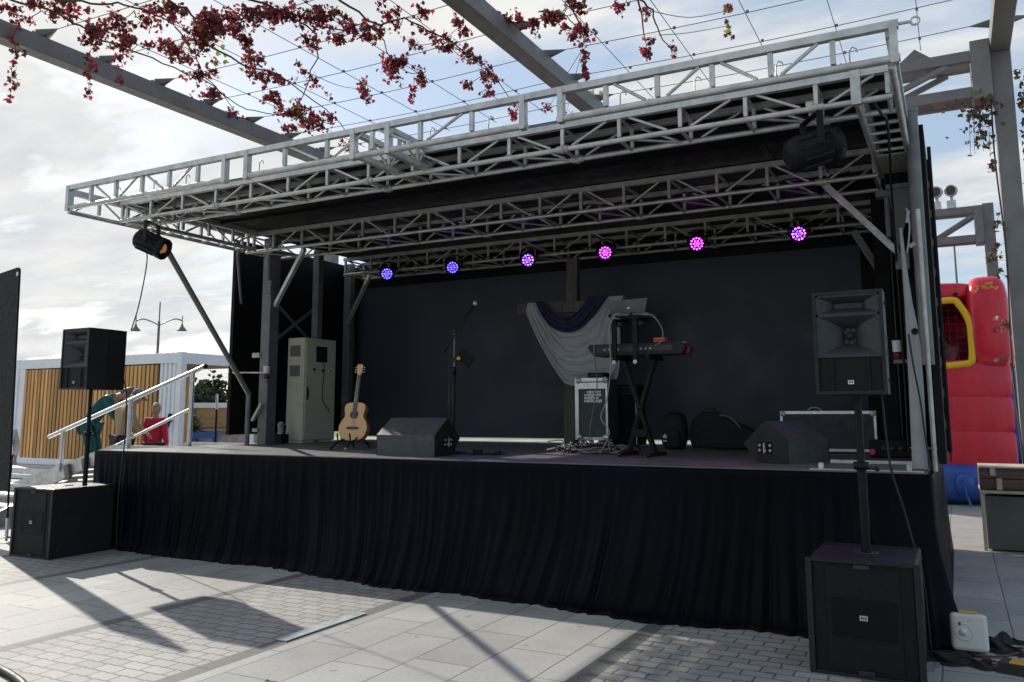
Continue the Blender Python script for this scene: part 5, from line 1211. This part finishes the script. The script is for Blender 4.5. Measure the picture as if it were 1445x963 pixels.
cab_specs = [([(-.22, 7.1, .62), (-.20, 7.08, .5), (-.15, 7.05, .25), (-.12, 6.95, .03), (-.05, 6.75, .02), (.1, 6.7, .015)], .008, 'rubber', 'black cable coming down from the stage behind the white plastic box'),
  ([(.05, 6.72, .015), (.15, 6.95, .012), (.3, 7.02, .012), (.48, 6.98, .012), (.9, 7.2, .012)], .011, 'rubber', 'thick black cable running right across the grey paving'),
  ([(.02, 6.5, .012), (.15, 6.55, .012), (.3, 6.72, .012), (.55, 6.75, .012), (.9, 6.6, .012)], .008, 'maroon', 'dark red cable on the paving right of the white plastic box'),
  ([(.0, 6.42, .012), (.12, 6.36, .012), (.24, 6.36, .012), (.35, 6.55, .012), (.6, 6.9, .012)], .009, 'wire_pale', 'pale cable curving over the paving beside the cable ramp'),
  ([(.1, 6.78, .014), (.26, 6.86, .014), (.42, 6.84, .014), (.7, 6.95, .014)], .010, 'wire_pale', 'pale cable lying behind the dark red cable at the right'),
  ([(-.6, 6.5, .012), (-.4, 6.45, .012), (-.2, 6.5, .012), (.0, 6.66, .012), (.2, 6.75, .012)], .008, 'rubber', 'black cable leading from behind the right subwoofer to the white box')]
for pts, r_, m_, lab in cab_specs: cable('ground_cable', pts, r_, m_, lab, k=8, group='cables on the paving at the right')
cable('ground_cable', [(-5.9, 3.40, .022), (-5.5, 3.36, .022), (-5.2, 3.30, .022), (-4.9, 3.20, .022), (-4.6, 3.03, .022)], .024, 'rubber', 'thick black cable crossing the paving at the lower left corner')
gl_ = MB().bb(-4.39, -4.29, 4.70, 5.62, .004, .010); one(gl_, 'ground_light', 'teal_glass', 'long pale green glass light strip set into the paving', 'ground light')
lf_ = MB().prism([(0, -.035), (.02, -.02), (.03, .0), (.012, .008), (0, .04), (-.012, .008), (-.03, 0), (-.02, -.02)], lambda a, c, t_: (-3.73+a+c*.5, 3.96+c-a*.3, .006+t_+abs(a)*.4), 0, .002); one(lf_, 'fallen_leaf', 'bark', 'dry dark leaf lying on the sunlit slabs', 'leaf')

# ------------------------------------------------------------------ people
def skin_mesh(joints, bones, root):
    names = list(joints); idx = {k: i for i, k in enumerate(names)}
    me = bpy.data.meshes.new('tmp'); me.from_pydata([joints[k][0] for k in names], [(idx[a], idx[b]) for a, b in bones], [])
    o = bpy.data.objects.new('tmp', me); col.objects.link(o)
    mo = o.modifiers.new('s', 'SKIN'); mo.use_smooth_shade = True
    sv = me.skin_vertices[0].data
    for k in names:
        r = joints[k][1]; sv[idx[k]].radius = r if isinstance(r, tuple) else (r, r); sv[idx[k]].use_root = (k == root)
    ss = o.modifiers.new('ss', 'SUBSURF'); ss.levels = 2; ss.render_levels = 2
    dg = bpy.context.evaluated_depsgraph_get(); ev = o.evaluated_get(dg); m2 = ev.to_mesh()
    vs = [v.co.copy() for v in m2.vertices]; fs = [tuple(p.vertices) for p in m2.polygons]
    ev.to_mesh_clear(); bpy.data.objects.remove(o); bpy.data.meshes.remove(me)
    return vs, fs
def person(label, loc, rz, s, P, top, trousers, hairm, cap=None, group='people beside the stage'):
    """P: joint positions of the pose in metres for a 1.75 m adult facing -Y"""
    t = thing('person', label, 'person', loc, group, rz); t.scale = (s, s, s)
    J = {k: Vector(v) for k, v in P.items()}
    hd = (J['head']-J['neck']).normalized()
    j = {'pelvis': (J['pelvis'], (.14, .105)), 'waist': (J['waist'], (.125, .095)), 'chest': (J['chest'], (.155, .11)), 'nb': (J['chest'].lerp(J['neck'], .72), (.10, .075)),
         'neck': (J['neck'], .055), 'skull': (J['neck'].lerp(J['head'], .6), .065)}
    bo = [('pelvis', 'waist'), ('waist', 'chest'), ('chest', 'nb'), ('nb', 'neck'), ('neck', 'skull')]
    for q in 'lr':
        j['sh'+q] = (J['sh'+q], .062); j['el'+q] = (J['el'+q], .043); j['wr'+q] = (J['wr'+q], .029)
        j['hip'+q] = (J['hip'+q], .088); j['kn'+q] = (J['kn'+q], .060); j['an'+q] = (J['an'+q], .042); j['to'+q] = (J['to'+q], .036)
        bo += [('chest', 'sh'+q), ('sh'+q, 'el'+q), ('el'+q, 'wr'+q), ('pelvis', 'hip'+q), ('hip'+q, 'kn'+q), ('kn'+q, 'an'+q), ('an'+q, 'to'+q)]
        d = (J['wr'+q]-J['el'+q]).normalized(); side = d.cross(Vector((0, 0, 1)));
        side = side.normalized() if side.length > .1 else Vector((1, 0, 0))
        pal = J['wr'+q]+d*.075; j['pa'+q] = (pal, (.036, .022)); bo.append(('wr'+q, 'pa'+q)); nrm_ = d.cross(side)
        for f in range(4):
            k1 = pal+d*.03+side*(f-1.5)*.019; L = (.062, .074, .07, .055)[f]
            k2 = k1+d*L*.5+nrm_*.006; k3 = k1+d*L*.85+nrm_*.026
            j[f'a{f}{q}'] = (k1, .0088); j[f'b{f}{q}'] = (k2, .0082); j[f'c{f}{q}'] = (k3, .007)
            bo += [('pa'+q, f'a{f}{q}'), (f'a{f}{q}', f'b{f}{q}'), (f'b{f}{q}', f'c{f}{q}')]
        th = J['wr'+q]+d*.03; j['t1'+q] = (th+side*.038+d*.01, .011); j['t2'+q] = (th+side*.058+d*.05+nrm_*.01, .0085); bo += [('pa'+q, 't1'+q), ('t1'+q, 't2'+q)]
    vs, fs = skin_mesh(j, bo, 'pelvis')
    b = MB().add(vs, fs, True)
    hc = J['head']; fwd = Vector(P.get('face', (0, -1, 0))); fwd = (fwd-hd*fwd.dot(hd)).normalized(); sd_ = fwd.cross(hd)
    rm = Matrix((sd_, -fwd, hd)).transposed()
    h = MB().ell((0, 0, 0), (.074, .094, .113), 20, 16); h.ell((0, -.052, -.055), (.048, .042, .05), 14, 10)
    h.ell((0, -.097, -.012), (.013, .018, .022), 10, 8)
    for q in (-1, 1): h.ell((q*.076, .008, -.01), (.012, .022, .033), 10, 8); h.ell((q*.03, -.083, .008), (.015, .012, .010), 10, 8)
    h.ell((0, -.091, -.058), (.024, .010, .008), 10, 6)
    b.add([rm @ Vector(v)+hc for v in h.v], h.f, True)
    body = local(b, 'body', 'skin', t)
    ey = MB()
    for q in (-1, 1): ey.ell(rm @ Vector((q*.03, -.093, .009))+hc, (.006, .006, .006), 8, 6)
    local(ey, 'eyes', 'lens_dark', t)
    hb = MB().ell((0, .018, .022), (.083, .094, .108), 20, 14); hb.ell((0, .05, -.05), (.07, .055, .07), 14, 10)
    local(MB().add([rm @ Vector(v)+hc for v in hb.v], hb.f, True), 'hair', hairm, t)
    if cap:
        cp = MB().ell((0, .008, .045), (.092, .108, .085), 20, 14); cp.ell((0, -.125, .03), (.062, .07, .010), 14, 8)
        local(MB().add([rm @ Vector(v)+hc for v in cp.v], cp.f, True), 'cap', cap, t)
    g_ = .022
    cj = {'pelvis': (J['pelvis']-(J['waist']-J['pelvis'])*1.0, (.165, .135)), 'waist': (J['waist'], (.155, .12)), 'chest': (J['chest'], (.18, .135)), 'nb': (J['chest'].lerp(J['neck'], .62), (.115, .09))}
    cb = [('pelvis', 'waist'), ('waist', 'chest'), ('chest', 'nb')]
    for q in 'lr':
        cj['sh'+q] = (J['sh'+q], .085); cj['el'+q] = (J['el'+q], .064); cj['wr'+q] = (J['el'+q].lerp(J['wr'+q], .92), .046)
        cb += [('chest', 'sh'+q), ('sh'+q, 'el'+q), ('el'+q, 'wr'+q)]
    vs, fs = skin_mesh(cj, cb, 'pelvis'); local(MB().add(vs, fs, True), 'jumper', top, t)
    cj = {'pelvis': (J['pelvis'], (.158, .122))}; cb = []
    for q in 'lr':
        cj['hip'+q] = (J['hip'+q], .108); cj['kn'+q] = (J['kn'+q], .078); cj['an'+q] = (J['kn'+q].lerp(J['an'+q], .95), .062)
        cb += [('pelvis', 'hip'+q), ('hip'+q, 'kn'+q), ('kn'+q, 'an'+q)]
    vs, fs = skin_mesh(cj, cb, 'pelvis'); local(MB().add(vs, fs, True), 'trousers', trousers, t)
    sh = MB()
    for q in 'lr':
        c = J['an'+q].lerp(J['to'+q], .6); sh.ell((c.x, c.y, .042), (.05, .135, .042), 14, 8)
    local(sh, 'shoes', 'black', t)
    return t
STAND = dict(pelvis=(0, 0, .94), waist=(0, 0, 1.08), chest=(0, 0, 1.30), neck=(0, 0, 1.50), head=(0, -.02, 1.635),
    shl=(.175, 0, 1.41), ell=(.225, .02, 1.13), wrl=(.215, -.10, .90), shr=(-.175, 0, 1.41), elr=(-.225, .02, 1.13), wrr=(-.215, -.10, .90),
    hipl=(.09, 0, .88), knl=(.10, -.02, .48), anl=(.10, 0, .08), tol=(.11, -.14, .04), hipr=(-.09, 0, .88), knr=(-.10, -.02, .48), anr=(-.10, 0, .08), tor=(-.11, -.14, .04))
LEAN = dict(STAND, chest=(0, -.06, 1.29), neck=(0, -.13, 1.48), head=(0, -.21, 1.60), ell=(.22, -.10, 1.14), wrl=(.17, -.30, 1.0), elr=(-.22, -.10, 1.14), wrr=(-.17, -.30, 1.0), face=(0, -.8, -.6))
BEND = dict(pelvis=(0, .12, .94), waist=(0, .05, 1.09), chest=(0, -.15, 1.28), neck=(0, -.33, 1.38), head=(0, -.48, 1.41), face=(0, -.45, -1),
    shl=(.17, -.23, 1.35), ell=(.22, -.34, 1.08), wrl=(.13, -.52, .92), shr=(-.17, -.23, 1.35), elr=(-.22, -.34, 1.08), wrr=(-.13, -.52, .92),
    hipl=(.09, .12, .88), knl=(.10, .02, .48), anl=(.10, .08, .08), tol=(.11, -.06, .04), hipr=(-.09, .12, .88), knr=(-.10, .02, .48), anr=(-.10, .08, .08), tor=(-.11, -.06, .04))
person('person in a tan jumper and grey blue cap seen from behind, beside the container', (-13.1, 10.02, .20), R(165), 1.07, LEAN, 'tan', 'navy', 'hair_brown', 'capgrey')
person('person in teal clothes bending forward beside the stairs', (-13.85, 10.05, .38), R(118), 1.12, BEND, 'teal', 'teal', 'hair_brown')
person('child in a bright red jacket beside the person in the tan jumper', (-13.1, 10.7, .20), R(200), .91, STAND, 'red_fabric', 'navy', 'hair_blond')
person('person in a pale shirt half hidden behind the black banner', (-15.22, 9.2, .0), R(60), .91, STAND, 'palecloth', 'navy', 'hair_dark')
person('child in a pink shirt inside the bouncy castle window', (.02, 18.35, 1.74), R(-60), .76, LEAN, 'pinkcloth', 'navy', 'hair_dark', group='people in the castle')
